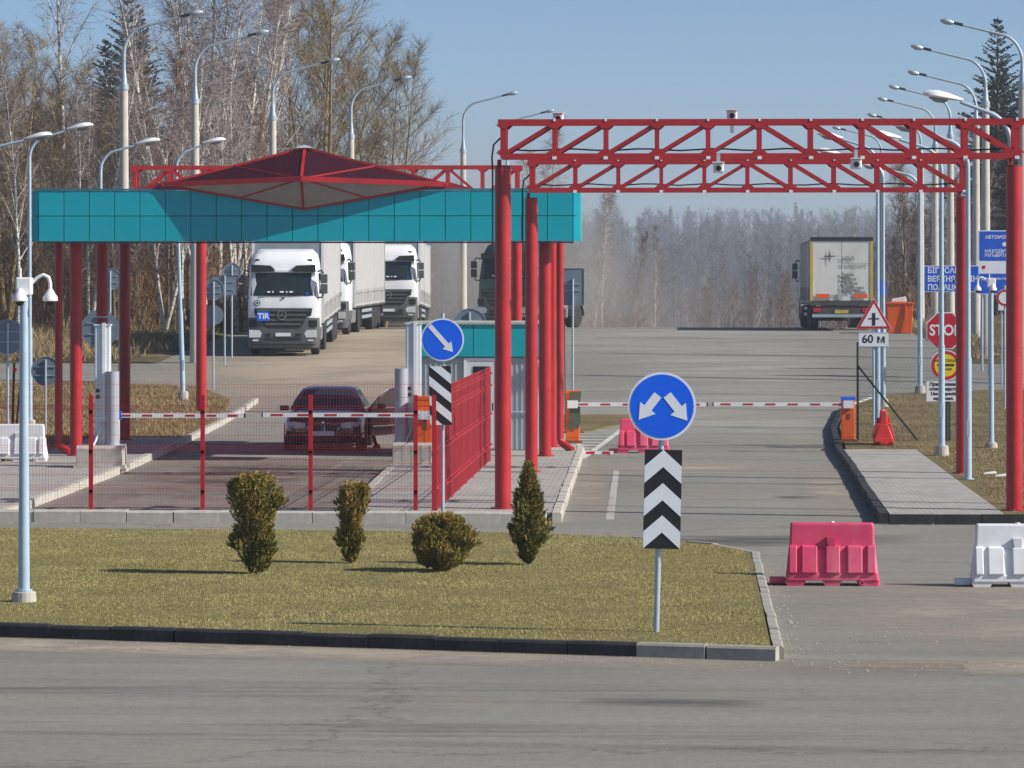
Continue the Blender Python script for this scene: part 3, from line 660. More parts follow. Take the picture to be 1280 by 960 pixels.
# ---------------------------------------------------------------- gantries
def downpipe(parent, x, y, z1, r=.055):
    part('downpipe', MB().tube([(x,y,z1),(x,y,.42),(x+.02,y-.02,.34),(x+.28,y-.16,.16)], r, 12), M['red'], parent, True)
def truss(root, x0, x1, y, z0, z1, dep, n, mirror=True, cw=.085, clips=True):
    L = (x1-x0)/n
    for yy in (y-dep/2, y+dep/2):
        part('top_chord', MB().bar((x0-.09,yy,z1-cw/2),(x1+.12,yy,z1-cw/2), cw, cw), M['red'], root)
        part('bottom_chord', MB().bar((x0-.05,yy,z0+cw/2),(x1+.06,yy,z0+cw/2), cw, cw), M['red'], root)
        for i in range(n+1):
            x = x0+L*i; part('post', MB().bar((x,yy,z0+cw),(x,yy,z1-cw), .075 if 0 < i < n else .1, .07), M['red'], root)
            for (zz, sg) in ((z1-cw, -1), (z0+cw, 1)):
                gp = MB(); s = yy-.045 if yy < y else yy+.040
                gp.prism([(x-.13,zz),(x+.13,zz),(x+.05,zz+sg*.07),(x-.05,zz+sg*.07)], s, s+.008, 'y'); part('gusset_plate', gp, M['red'], root)
        for i in range(n):
            a, b = x0+L*i+.03, x0+L*(i+1)-.03
            up = (i < n/2) if mirror else (i % 2 == 0)
            p, q = ((a,yy,z0+cw),(b,yy,z1-cw)) if up else ((a,yy,z1-cw),(b,yy,z0+cw))
            part('diagonal_brace', MB().bar(p, q, .055, .06), M['red'], root)
    for i in range(n+1):
        x = x0+L*i
        [part('cross_tie', MB().bar((x,y-dep/2+.04,zz),(x,y+dep/2-.04,zz), .06), M['red'], root) for zz in (z1-.04, z0+.04)]
        if 0 < i and clips: part('joint_clip', MB().box((x,y-dep/2-.048,z1-.01),(.035,.012,.05)), M['signwhite'], root); part('joint_clip', MB().box((x,y-dep/2-.048,z0+.01),(.07,.012,.05)), M['signwhite'], root)
def gantry(label, y, zt, colr, z0):
    xl, xr = -2.83, 5.62 if y < 70 else 5.72
    root = thing('gantry', label, 'gantry', (0,0,0))
    for x, zb in ((xl,.15),(xr,.14)):
        part('column', MB().cyl((x,y,zb),(x,y,zt-.78),colr,n=28), M['red'], root, True)
        part('base_flange', MB().cyl((x,y,zb),(x,y,zb+.025),colr+.07,n=24), M['red'], root)
        part('column_cap', MB().cyl((x,y,zt-.775),(x,y,zt-.755),colr*.96,n=28), M['rust'], root)
        part('bearing_post', MB().bar((x-.06,y,zt-.754),(x-.06,y,zt-.655),.07), M['red'], root)
    truss(root, xl+.02, xr+.02, y, zt-.65, zt, .62, 10)
    cab = MB(); pts = [(xl+.2+i*.25, y-.18, zt-.50-.015*math.sin(i*1.3)) for i in range(34)]
    cab.tube(pts, .014, 5); part('cable', cab, M['black'], root)
    hang = MB().tube([(xl-.02,y-.30,zt-.30),(xl-.14,y-.33,zt-.42),(xl-.17,y-.30,zt-.62),(xl-.165,y-.17,zt-.85),(xl-.165,y-.155,zt-2.2)], .017, 6); part('cable', hang, M['black'], root, True)
    return root
gantry('near red lattice gantry with thick columns spanning the gated lane', W(629,66.4)[1], 6.60, .135, 5.95)
gantry('far red lattice gantry just behind the near one', W(665,79.7)[1], 6.37, .125, 5.75)
def cctv(px, D, z, label, up=False):
    x, y = W(px, D); o = thing('security_camera', label, 'camera', (x, y, z))
    part('housing', MB().box((0,0,.09),(.17,.42,.15)), M['lampwhite'], o, bevel=.02)
    part('sun_shield', MB().prism([(-.10,.17),(.10,.17),(.10,.185),(-.10,.185)], -.30, .2, 'y'), M['lampwhite'], o)
    part('lens_window', MB().disc((0,.08), .038, -.222, -.212, 18), M['black'], o)
    part('bracket', MB().box((0,.05,.25 if not up else -.09),(.06,.06,.16 if not up else .2)), M['zinc'], o)
    part('lens_ring', MB().ring((0,.08), .038, .046, -.225, -.213, 18), M['black'], o); return o
y1 = W(640,66.0)[1]
cctv(898, 65.6, 5.69, 'white security camera hanging under the middle of the near gantry')
cctv(1070, 65.5, 5.75, 'white security camera hanging under the right half of the near gantry')
cctv(915, 66.8, 6.60, 'white security camera mounted on top of the near gantry', True)
cctv(698, 67.0, 6.56, 'white security camera peeking over the near gantry left end', True)

# ---------------------------------------------------------------- the teal canopy with its glazed prow
YF = 86.4; XL, XR = -13.93, -2.02; ZB, ZT = 4.80, 5.96
can = thing('canopy', 'teal clad gate canopy on red columns with glazed diamond prow', 'canopy', (0,0,0))
part('roof_slab', MB().bb(XL+.12, XR-.50, YF+.14, 96.6, 5.42, 5.86), M['soffit'], can)
part('fascia_backing', MB().bb(XL+.06, XR-.06, YF+.035, YF+.135, ZB+.03, ZT-.03), M['gap'], can)
tw = (XR-XL-.30)/21; th = (ZT-ZB-.05)/2
tile = MB().box((0,0,0),(tw-.014,.03,th-.014)).mesh('panel'); tile.materials.append(M['teal'])
for r_ in range(2):
    for c in range(21):
        o = link('panel', tile, None, can, (XL+.15+tw*(c+.5), YF+.016+rnd.uniform(-.002,.002), ZB+.025+th*(r_+.5))); o.rotation_euler = (rnd.uniform(-.010,.010), 0, rnd.uniform(-.010,.010))
for x0, x1, xb in ((XL+.15, XL, XL-.0), (XR-.15, XR, XR)):
    s = 1 if x1 > x0 else -1
    for r_ in range(2):
        z0 = ZB+.03+th*r_; part('corner_panel', MB().prism([(x0+s*.012,YF+.004),(x1,YF+.05),(x1-s*.01,YF+.09),(x0-s*.01,YF+.034)], z0, z0+th-.014), M['teal'], can)
    part('side_fascia', MB().bb(min(x1,x1-s*.03), max(x1,x1-s*.03), YF+.10, YF+1.6, ZB+.03, ZT-.03), M['teal'], can)
part('coping', MB().bb(XL+.14, XR-.14, YF-.015, YF+.17, ZT-.022, ZT+.012), M['tealtrim'], can)
part('drip_edge', MB().bb(XL+.14, XR-.14, YF-.012, YF+.03, ZB-.012, ZB+.022), M['gap'], can)
# prow: five corner points
cx = (XL+XR)/2 - .03; HW = 3.10; PR = .58
tip, rear = Vector((cx, YF-PR, 6.17)), Vector((cx, YF+2.2, 6.10))
cl, crr = Vector((cx-HW, YF-.02, 6.06)), Vector((cx+HW, YF-.02, 6.06))
pk, bt = Vector((cx, YF+.25, 6.86)), Vector((cx, YF-.05, 5.53))
def pane(name, a, b, c, mat, off):
    n = (b-a).cross(c-a).normalized()*off
    part(name, MB().add([a+n,b+n,c+n,a-n,b-n,c-n],[(0,1,2),(5,4,3),(0,3,4,1),(1,4,5,2),(2,5,3,0)]), mat, can)
for e in (cl, crr):
    m_ = pk.lerp(e, .5); pane('roof_pane', tip, m_, pk, M['roofglass'], .006); pane('roof_pane', tip, e, m_, M['roofglass'], .006)
    pane('rear_roof_pane', rear, e, pk, M['roofglass'], .006)
    m2 = bt.lerp(e, .45); pane('underside_pane', tip, m2, bt, M['milkglass'], .006); pane('underside_pane', tip, e, m2, M['milkglass'], .006)
    part('glazing_bar', MB().bar(tip, e, .06, .11), M['red'], can); part('glazing_bar', MB().bar(pk, e, .06), M['red'], can)
    part('glazing_bar', MB().bar(tip, m_, .045), M['red'], can); part('glazing_bar', MB().bar(tip, m2, .04), M['red'], can)
    part('glazing_bar', MB().bar(bt, e+Vector((0,-.02,0)), .05), M['red'], can); part('glazing_bar', MB().bar(rear, e, .06), M['red'], can)
    s = 1 if e is crr else -1
    part('end_gusset', MB().prism([(e.x-s*.35,ZT+.014),(e.x+s*.55,ZT+.014),(e.x+s*.1,6.10),(e.x-s*.1,6.10)], YF+.02, YF+.10, 'y'), M['red'], can)
part('glazing_bar', MB().bar(pk, tip, .06), M['red'], can); part('glazing_bar', MB().bar(tip, bt, .05), M['red'], can)
part('glazing_bar', MB().bar(pk, rear, .06), M['red'], can); part('peak_cap', MB().prism([(cx-.22,6.86),(cx+.22,6.86),(cx,6.93)], YF+.15, YF+.35, 'y'), M['signwhite'], can)
for x, y in ((-13.1, 87.3), (-13.2, 92.0), (-13.25, 96.2), (-2.80, 87.2), (-2.80, 92.2)):
    part('column', MB().cyl((x,y,.13 if x < -10 else .15),(x,y,5.42),.135,n=24), M['red'], can, True); part('base_flange', MB().cyl((x,y,.13),(x,y,.175),.20,n=24), M['red'], can)
pc = part('pipe_clip', MB().ring((0,0),.14,.15,-.02,.02,20), M['zinc'], can); pc.location = (-13.2, 92.0, 3.15); pc.rotation_euler = (R(90),0,0)
for (x, y) in ((-13.62, 88.2),(-2.56, 90.2)): downpipe(can, x, y, 5.42, .085)
part('column', MB().cyl((-2.72,94.6,.15),(-2.72,94.6,5.42),.09,n=20), M['red'], can, True)
# roof truss that carries the canopy and the pair of columns of the gate behind it
rt = thing('roof_truss', 'red lattice truss lying across the back of the teal canopy', 'truss', (0,0,0))
truss(rt, -12.95, -3.75, 96.0, 5.93, 6.76, .5, 11, False, clips=False)
back = thing('gate_frame', 'red gate frame with two columns behind the teal canopy', 'gate', (0,0,0))
for x in (-13.15, -4.35): part('column', MB().cyl((x,111,prof(111)),(x,111,5.7),.145,n=22), M['red'], back, True)
part('beam', MB().bar((-13.3,111,5.8),(-4.2,111,5.8),.2,.2), M['red'], back)

# ---------------------------------------------------------------- booth
bo = thing('control_booth', 'grey gate booth with teal band under the canopy', 'booth', (0,0,0))
BX0, BX1, BY0, BY1 = -6.0, -3.02, 90.2, 94.0
part('wall', MB().bb(BX0,BX1,BY0,BY1,.15,2.25), M['booth'], bo)
for i in range(26):
    x = BX0+.06+i*(BX1-BX0-.12)/25
    if -4.75 < x < -3.92: continue
    part('wall_rib', MB().box((x,BY0-.012,1.2),(.035,.024,2.05)), M['booth'], bo)
nb = 4; w = (BX1-BX0+.1)/nb
for i in range(nb): part('band_panel', MB().bb(BX0-.05+w*i+.007,BX0-.05+w*(i+1)-.007,BY0-.09,BY0-.05,2.27,3.0), M['teal'], bo)
for i in range(3): part('band_panel', MB().bb(BX1+.06,BX1+.10,BY0-.04+i*1.3,BY0-.04+i*1.3+1.29,2.27,3.0), M['teal'], bo)
part('band_core', MB().bb(BX0-.04,BX1+.05,BY0-.045,BY1,2.26,2.99), M['gap'], bo)
part('roof', MB().bb(BX0-.12,BX1+.13,BY0-.13,BY1+.05,3.0,3.05), M['soffit'], bo)
d = part('door', MB().bb(-4.66,-4.0,BY0-.045,BY0-.005,.2,2.18), M['pvc'], bo)
part('door_frame', MB().bb(-4.73,-4.665,BY0-.06,BY0-.004,.16,2.24).bb(-3.995,-3.93,BY0-.06,BY0-.004,.16,2.24).bb(-4.66,-4.0,BY0-.06,BY0-.004,2.185,2.24), M['white'], d)
part('window_pane', MB().bb(-4.52,-4.14,BY0-.056,BY0-.047,1.15,2.05), M['winglass'], d); part('handle', MB().bar((-4.08,BY0-.08,1.05),(-4.08,BY0-.08,1.22),.03), M['black'], d)
part('handrail', MB().cyl((-3.9,BY0-.06,1.02),(-3.05,BY0-.06,1.02),.02), M['zinc'], bo)
part('side_window', MB().bb(BX0-.012,BX0-.002,BY0+.5,BY0+2.6,1.1,2.0), M['winglass'], bo)
# ---------------------------------------------------------------- fences
YW = 65.05
def wire_panel(L, H):
    mb = MB(); n = int(L/.05)
    for i in range(n+1):
        x = L*i/n; prev = None
        pts = []
        for z in (0.02,.30,.34,.38,.95,.99,1.03,1.60,1.64,1.68,H):
            y = -.035 if z in (.34,.99,1.64) else 0; pts.append((x,y,z))
        for a, b in zip(pts[:-1], pts[1:]):
            mb.add([(a[0]-.0016,a[1],a[2]),(a[0]+.0016,a[1],a[2]),(b[0]+.0016,b[1],b[2]),(b[0]-.0016,b[1],b[2])],[(0,1,2,3)])
    for z, y in ((.06,0),(.30,0),(.34,-.037),(.38,0),(.55,0),(.75,0),(.95,0),(.99,-.037),(1.03,0),(1.2,0),(1.4,0),(1.60,0),(1.64,-.037),(1.68,0),(1.82,0),(H-.05,0)):
        mb.bar((0,y+.004,z),(L,y+.004,z),.0038)
    return mb
fence = thing('mesh_fence', 'red welded wire fence with posts along the kerb', 'fence', (0,YW,.19))
px_posts = [-160, -28, 110, 251, 387, 519]
xp = [W(p, YW)[0] for p in px_posts] + [-3.90]
pmesh = MB().bb(-.035,.035,-.02,.02,0,1.88).mesh('post'); pmesh.materials.append(M['redfence'])
for x in xp: link('post', pmesh, None, fence, (x,0,0))
for a, b in zip(xp[:-1], xp[1:]):
    o = part('wire_panel', wire_panel(b-a-.05, 2.08), M['redfence'], fence); o.location = (a+.025, -.03, .02)
    for z in (.3, .95, 1.6):
        for xx in (a, b): part('clamp', MB().box((xx,-.045,z),(.05,.03,.05)), M['redfence'], fence)
# the same wire fence running away from the camera; seen edge-on its wires close up to one red face
sf = thing('side_mesh_fence', 'red wire fence running back along the centre island, seen edge-on', 'fence', (-3.86, 0, .15))
y0, y1_ = 65.3, 84.4; npan = 8; Lp = (y1_-y0)/npan
def thick_panel(L, H, w=.0055):
    mb = MB(); n = int(L/.05)
    zs = ((0.02,0),(.30,0),(.34,.04),(.38,0),(.95,0),(.99,.04),(1.03,0),(1.55,0),(1.59,.04),(1.63,0),(1.80,0),(1.84,.04),(1.88,0),(H,0))
    for i in range(n+1):
        y = L*i/n
        for (za, xa), (zb, xb) in zip(zs[:-1], zs[1:]): mb.bar((xa,y,za),(xb,y,zb),w)
    for z, x in zs: mb.bar((x+.005,0,z),(x+.005,L,z),.006)
    return mb
tpm = thick_panel(Lp-.05, 1.98).mesh('wire_panel', fix=False); tpm.materials.append(M['red2'])
for i in range(npan):
    a = y0+Lp*i; link('wire_panel', tpm, None, sf, (0, a+.025, .03))
    for z in (.36, 1.0, 1.6, 1.85): part('clamp', MB().box((.012,a,z),(.05,.05,.05)), M['red2'], sf)
for i in range(npan+1): part('post', MB().bb(-.045,-.004,y0+Lp*i-.03,y0+Lp*i+.03,0,2.0), M['red'], sf)
# chain link fence at right
cf = thing('chain_link_fence', 'dark green chain link fence behind the right boom', 'fence', (0,0,0))
YC = 96.4; xs_ = [4.42, 6.62, 9.2, 11.8]
for i, x in enumerate(xs_):
    part('post', MB().cyl((x,YC,.1),(x,YC,2.52),.028,n=8), M['darkgreen'], cf)
part('brace', MB().bar((4.42,YC-.03,1.95),(5.85,YC-.03,.16),.045), M['darkgreen'], cf); part('brace', MB().bar((11.0,YC-.03,.16),(11.8,YC-.03,1.6),.045), M['darkgreen'], cf)
wz = pm('chain_wire', (.16,.19,.18), .5, .5, .1, 5)
for a, b in zip(xs_[:-1], xs_[1:]):
    mb = MB(); L, Hh, c = b-a, 2.2, .085
    t = -Hh
    while t < L:
        for sg in (0, 1):
            p0, p1 = max(0, t), min(L, t+Hh)
            if p1 > p0:
                z0, z1 = p0-t, p1-t
                if sg: z0, z1 = Hh-z0, Hh-z1
                mb.add([(a+p0-.003,YC-.035,.2+z0),(a+p0+.003,YC-.035,.2+z0),(a+p1+.003,YC-.035,.2+z1),(a+p1-.003,YC-.035,.2+z1)],[(0,1,2,3)])
        t += c
    part('wire_netting', mb, wz, cf)
    for z in (.22, 1.3, 2.38): part('tension_wire', MB().bar((a,YC-.04,z),(b,YC-.04,z),.007), wz, cf)

# ---------------------------------------------------------------- lamps
def steel_lamp(px, D, ztop, arm, sgn, label, foot=True, lean=0):
    x, y = W(px, D); z0 = prof(y)+.13
    o = thing('street_lamp', label, 'street lamp', (x, y, z0)); h = ztop-z0
    part('pole', MB().cyl((0,0,0),(lean*.4,0,min(2.6,h*.35)),.075,.07,14).cyl((lean*.4,0,min(2.6,h*.35)),(lean,0,h-.75),.055,.042,14), M['steel'], o, True)
    P = [(lean,0,h-.76)]
    for k in range(9):
        a = math.pi/2*k/8*.82; P.append((lean+sgn*(.55*(1-math.cos(a))), 0, h-.72+.55*math.sin(a)))
    P.append((lean+sgn*(arm-.35), 0, h-.02)); part('arm', MB().tube(P, [.042]*9+[.035,.032], 10), M['steel'], o, True)
    hd = MB(); rings = []
    for t, w_, hh in ((0,.035,.035),(.10,.07,.06),(.25,.12,.10),(.42,.15,.12),(.58,.13,.10),(.68,.05,.04)):
        cxx = lean+sgn*(arm-.40+t); zc = h+.005+t*.16
        rings.append([(cxx, w_*math.cos(a), zc+(hh*.9 if math.sin(a) > 0 else hh*.35)*math.sin(a)) for a in [2*math.pi*k/14 for k in range(14)]])
    part('lamp_head', hd.loft(rings), M['lampwhite'], o, True)
    rings = []
    for t, w_, hh in ((.26,.05,.02),(.34,.10,.09),(.48,.10,.09),(.58,.05,.02)):
        cxx = lean+sgn*(arm-.40+t); zc = h-.03+t*.16
        rings.append([(cxx, w_*math.cos(a), zc+hh*.8*math.sin(a)) for a in [2*math.pi*k/10 for k in range(10)]])
    part('lamp_bowl', MB().loft(rings), M['lampglass'], o, True)
    if foot: part('footing', MB().cyl((0,0,-.1),(0,0,.22),.17,.15,16), M['concrete'], o)
    part('base_flange', MB().cyl((0,0,.22 if foot else 0),(0,0,.24 if foot else .03),.12,n=16), M['steel'], o)
    part('service_hatch', MB().box((0,-.074,1.0),(.06,.02,.3)), M['steel'], o); return o
steel_lamp(-22, 102, 7.62, 1.5, 1, 'pale steel street lamp whose head alone shows at the left edge')
steel_lamp(37, 103, 7.9, 1.36, 1, 'pale steel street lamp with tall pole left of the canopy')
steel_lamp(126, 112, 7.85, 1.38, 1, 'pale steel street lamp rising behind the canopy left end')
steel_lamp(229, 117, 8.05, 1.16, 1, 'leaning pale street lamp on brown verge between two red columns', lean=-.2)
steel_lamp(1263, 68, 7.0, 1.20, -1, 'pale steel street lamp hidden behind the right gantry column', False)
steel_lamp(1210, 76.8, 6.85, 1.20, -1, 'pale street lamp standing beside the far gantry right column', False)
steel_lamp(1177, 87.8, 7.1, 1.28, -1, 'pale steel street lamp in front of the octagonal stop sign')
steel_lamp(1097, 105, 7.75, 1.30, -1, 'pale street lamp next to the cross roads warning sign', False)
steel_lamp(1104, 113, 7.6, 1.58, -1, 'pale street lamp on a concrete foot behind the red plastic wedge')
steel_lamp(1150, 119, 7.4, 1.5, -1, 'pale street lamp on a wide foot beside the orange skip')
def conc_lamp(px, D, ztop, arm, sgn, label, grp, zconc=10.2):
    x, y = W(px, D); z0 = ground_h(x, y)
    o = thing('tall_lamp', label, 'street lamp', (x, y, z0), 0, grp); hc = min(zconc, ztop-1.9)-z0; h = ztop-z0
    part('pole', MB().cyl((0,0,-.3),(0,0,hc),.19,.125,14), M['polecon'], o, True)
    part('sleeve', MB().cyl((0,0,hc-.12),(0,0,hc+.05),.15,n=12).cyl((0,0,hc+.05),(0,0,hc+.5),.11,.06,12), M['zinc'], o, True)
    P = [(0,0,hc+.45)]; r1 = 1.0; zb = h-.42-r1*.86
    P.append((0,0,zb))
    for k in range(1,9):
        a = math.pi/2*k/8*.78; P.append((sgn*r1*(1-math.cos(a))*.8, 0, zb+r1*math.sin(a)*.9))
    P.append((sgn*(arm-.5), 0, h-.10)); part('arm', MB().tube(P, [.06]*4+[.05]*5+[.045,.035], 8), M['zinc'], o, True)
    part('lamp_neck', MB().bar((sgn*(arm-.52),0,h-.10),(sgn*(arm-.22),0,h-.03),.09,.09), M['truckdark'], o)
    rings = []
    for t, w_, hh in ((0,.06,.05),(.12,.13,.10),(.3,.13,.10),(.42,.04,.03)):
        rings.append([(sgn*(arm-.24+t), w_*math.cos(a), h-.03+t*.18+hh*math.sin(a)) for a in [2*math.pi*k/10 for k in range(10)]])
    part('lamp_head', MB().loft(rings), M['zinc'], o, True); return o
ordn = ['nearest','second','third','fourth','fifth','sixth','farthest']
for i, (px, s, yt) in enumerate(((155,39.6,17),(244,36.8,41),(341,33.6,76),(439,30,98),(579,27.2,117),(634,23.4,139))):
    conc_lamp(px, FPX/s, CAM_H+(HORIZON-yt)/s, 2.32, 1, f'tall concrete lamp post, {ordn[i] if i < 5 else "farthest"} in the left row', 'concrete lamp posts of the left row')
for i, (px, s, yt) in enumerate(((1278,40,27),(1232,36.4,59),(1220,33.2,91),(1188,30,109),(1169,28,124),(1151,26,144),(1102,24,160))):
    conc_lamp(px, FPX/s, CAM_H+(HORIZON-yt)/s, 2.38, -1, f'tall concrete lamp post, {ordn[i]} in the right row', 'concrete lamp posts of the right row')
# camera posts
def dome_post(px, py, z0, h, label, arm_s, k_=.72):
    x, y, _ = G(px, py, z0); o = thing('camera_post', label, 'camera post', (x, y, z0))
    part('pole', MB().cyl((0,0,.12),(0,0,h*.5),.068,.058,14).cyl((0,0,h*.5),(0,0,h-.12),.056,.05,14), M['steel'], o, True)
    part('footing', MB().cyl((0,0,-.12),(0,0,.12),.15,.14,18), M['concrete'], o, bevel=.015); part('base_flange', MB().cyl((0,0,.121),(0,0,.145),.1,n=16), M['steel'], o)
    part('junction_box', MB().bb(-.09,.10,-.08,.08,h-.26,h-.05), M['lampwhite'], o, bevel=.02)
    def dome(cx_, cy_, zt):
        R_ = [(.03,0),(.05,-.03),(.085,-.09),(.12,-.14),(.125,-.20),(.10,-.215)]
        b = part('camera_dome', MB().loft([[(cx_+r*math.cos(a), cy_+r*math.sin(a), zt+z*k_) for a in [2*math.pi*k/18 for k in range(18)]] for r, z in [(q*k_, z) for q, z in R_]]), M['lampwhite'], o, True)
        part('dome_lens', MB().loft([[(cx_+r*math.cos(a), cy_+r*math.sin(a), zt+z*k_) for a in [2*math.pi*k/14 for k in range(14)]] for r, z in ((.054,-.216),(.05,-.25),(.032,-.28),(.008,-.29))]), M['winglass'], b, True)
    part('arm', MB().tube([(arm_s*.09,0,h-.12),(arm_s*.16,0,h-.05),(arm_s*.23,0,h-.02),(arm_s*.29,0,h-.05),(arm_s*.31,0,h-.12),(arm_s*.31,0,h-.2)],.022,10), M['lampwhite'], o, True)
    dome(arm_s*.31, 0, h-.18); dome(-arm_s*.03, -.12, h-.18); part('antenna', MB().cyl((-.04,0,h-.06),(-.04,0,h+.06),.012,n=6), M['lampwhite'], o); return o
dome_post(30, 752, .125, 3.86, 'pale pole with two white dome cameras on the front lawn', 1)
dome_post(1239, 560, .14, 3.95, 'pale pole with two white dome cameras on the right lawn', -1)

# ---------------------------------------------------------------- signs
def clip_y(poly, lo, hi):
    for sgn, lim in ((1, lo), (-1, -hi)):
        out = []
        for (a, b) in zip(poly, poly[1:]+poly[:1]):
            ia, ib = sgn*a[1] >= lim, sgn*b[1] >= lim
            if ia: out.append(a)
            if ia != ib: t = (lim-sgn*a[1])/(sgn*b[1]-sgn*a[1]); out.append((a[0]+(b[0]-a[0])*t, a[1]+(b[1]-a[1])*t))
        poly = out
        if not poly: return poly
    return poly
def arrow(p, q, w, hw, hl):
    p, q = Vector(p), Vector(q); d = (q-p).normalized(); n = Vector((-d.y, d.x)); b = q-d*hl
    return [tuple(v) for v in (p-n*w, b-n*w, b-n*hw, q, b+n*hw, b+n*w, p+n*w)]
def text(body, size, mat, parent, x, y, z, name='lettering', align='CENTER', sx=1, rz=0, bold=0):
    cu = bpy.data.curves.new('t', 'FONT'); cu.body = body; cu.size = size; cu.align_x = align; cu.align_y = 'CENTER'; cu.extrude = .0015; cu.offset = bold; cu.resolution_u = 3
    ob = bpy.data.objects.new('t', cu); COL.objects.link(ob); dg = bpy.context.evaluated_depsgraph_get(); dg.update()
    me = bpy.data.meshes.new_from_object(ob.evaluated_get(dg)); bpy.data.objects.remove(ob)
    me.materials.clear(); o = link(name, me, mat, parent, (x, y, z)); o.rotation_euler = (R(90), 0, rz); o.scale = (sx, 1, 1); return o
def round_blue(o, z, r, arrows, dx=0):
    b = part('sign_disc', MB().disc((0,z), r, -.062, -.050), M['signwhite'], o); b.location.x = dx
    part('blue_face', MB().disc((0,z), r*.93, -.066, -.0622), M['signblue'], b)
    part('rim_bracket', MB().box((0,-.042,z),(.3,.02,.04)), M['zinc'], b)
    for a in arrows: part('arrow', MB().prism([(x, z+v) for x, v in a], -.070, -.0662, 'y'), M['signwhite'], b)
x, y, _ = G(820, 790, .125)
o = thing('direction_sign', 'blue round sign with two diverging arrows above black and white chevrons', 'road sign', (x, y, .125))
part('pole', MB().cyl((0,0,-.1),(.075,0,2.75),.032,n=14), M['zinc'], o, True)
round_blue(o, 2.42, .365, [arrow((-.045,.12),(-.25,-.145),.048,.105,.16), arrow((.055,.12),(.27,-.155),.048,.105,.16)], .065)
pn = part('chevron_panel', MB().bb(-.20,.20,-.062,-.050,.895,1.955), M['black'], o)
pn.location.x = .04; pn.rotation_euler = (0, R(1.2), 0)
for a in (0,-.355,-.70):
    part('chevron', MB().prism([(0,1.953+a),(-.198,1.953+a-.175),(-.198,1.953+a-.175-.183),(0,1.953+a-.183),(.198,1.953+a-.175-.183),(.198,1.953+a-.175)], -.067, -.0622, 'y'), M['signwhite'], pn)
x, y, _ = G(554, 637, .19)
o = thing('keep_right_sign', 'blue round sign with one diagonal arrow above black and white stripes', 'road sign', (x, y-.12, 0))
part('pole', MB().cyl((0,0,0),(0,0,3.4),.030,n=14), M['zinc'], o, True)
round_blue(o, 2.97, .35, [arrow((-.21,.23),(.17,-.20),.038,.095,.15)])
pn = part('striped_panel', MB().bb(-.18,.18,-.062,-.050,1.58,2.54), M['black'], o); pn.rotation_euler = (0, R(-1.0), 0)
for k in range(-1, 5):
    zt = 2.70 - k*.315
    pl = clip_y([(-.178,zt),(-.178,zt-.155),(.178,zt-.155-.30),(.178,zt-.30)], 1.582, 2.538)
    if len(pl) > 2: part('stripe', MB().prism(pl, -.067, -.0622, 'y'), M['signwhite'], pn)
# stop, checkpoint and notice on one post
xs0, ys0 = W(1181, 95.6); o = thing('stop_sign', 'red STOP octagon above a yellow round sign and white notice', 'road sign', (xs0, ys0, .14))
part('post', MB().cyl((.05,0,0),(.05,0,3.1),.03,n=10), M['darkgreen'], o)
oc = lambda r: [(r*math.cos(math.pi/8+k*math.pi/4)/math.cos(math.pi/8), r*math.sin(math.pi/8+k*math.pi/4)/math.cos(math.pi/8)) for k in range(8)]
b = part('octagon', MB().prism([(u, 2.66+v) for u, v in oc(.44)], -.052, -.04, 'y'), M['signwhite'], o)
part('red_face', MB().prism([(u, 2.66+v) for u, v in oc(.415)], -.057, -.0522, 'y'), M['signred'], b); text('STOP', .36, M['signwhite'], b, 0, -.0592, 2.66, sx=.86, bold=.008)
b = part('checkpoint_disc', MB().disc((.02,1.83), .37, -.052, -.04), M['signwhite'], o)
part('red_ring', MB().ring((.02,1.83), .27, .345, -.057, -.0522), M['signred'], b); part('yellow_face', MB().disc((.02,1.83), .268, -.056, -.0522), M['signyellow'], b)
part('bar', MB().bb(-.18,.22,-.060,-.0565,1.815,1.865), M['black'], b)
text('НЕБЯСПЕКА', .085, M['black'], b, .02, -.0585, 1.94); text('DANGER', .075, M['black'], b, .02, -.0585, 1.74)
b = part('notice_board', MB().bb(-.44,.38,-.052,-.04,.97,1.45), M['signwhite'], o)
for i, t in enumerate(('Применение', 'спецсредств', 'Use of special', 'equipment.')): text(t, .108, M['black'], b, -.03, -.0545, 1.38-i*.112, bold=.004)
# warning triangle
xt, yt_ = W(1092, 104.5); o = thing('warning_sign', 'red bordered triangle sign with cross roads symbol above distance plate', 'road sign', (xt, yt_, .15))
part('pole', MB().cyl((0,0,0),(0,0,3.3),.032,n=10), M['steel'], o, True)
def tri(r, cz): return [(r*math.cos(math.pi/2+k*2*math.pi/3), cz+r*math.sin(math.pi/2+k*2*math.pi/3)) for k in range(3)]
b = part('triangle', MB().prism(tri(.54, 2.87), -.052, -.04, 'y'), M['signwhite'], o); part('red_border', MB().prism(tri(.52, 2.87), -.056, -.0522, 'y'), M['signred'], b); part('white_face', MB().prism(tri(.40, 2.87), -.060, -.0562, 'y'), M['signwhite'], b)
part('cross_symbol', MB().bb(-.042,.042,-.064,-.0602,2.69,3.02).bb(-.14,-.042,-.064,-.0602,2.85,2.885).bb(.042,.14,-.064,-.0602,2.85,2.885), M['black'], b)
b = part('distance_plate', MB().bb(-.385,.385,-.052,-.04,2.13,2.51), M['signwhite'], o); text('60 м', .30, M['black'], b, 0, -.0545, 2.33, bold=.006)
part('plate_border', MB().bb(-.375,.375,-.055,-.0522,2.138,2.145), M['black'], b); part('plate_border', MB().bb(-.375,.375,-.055,-.0522,2.495,2.502), M['black'], b)
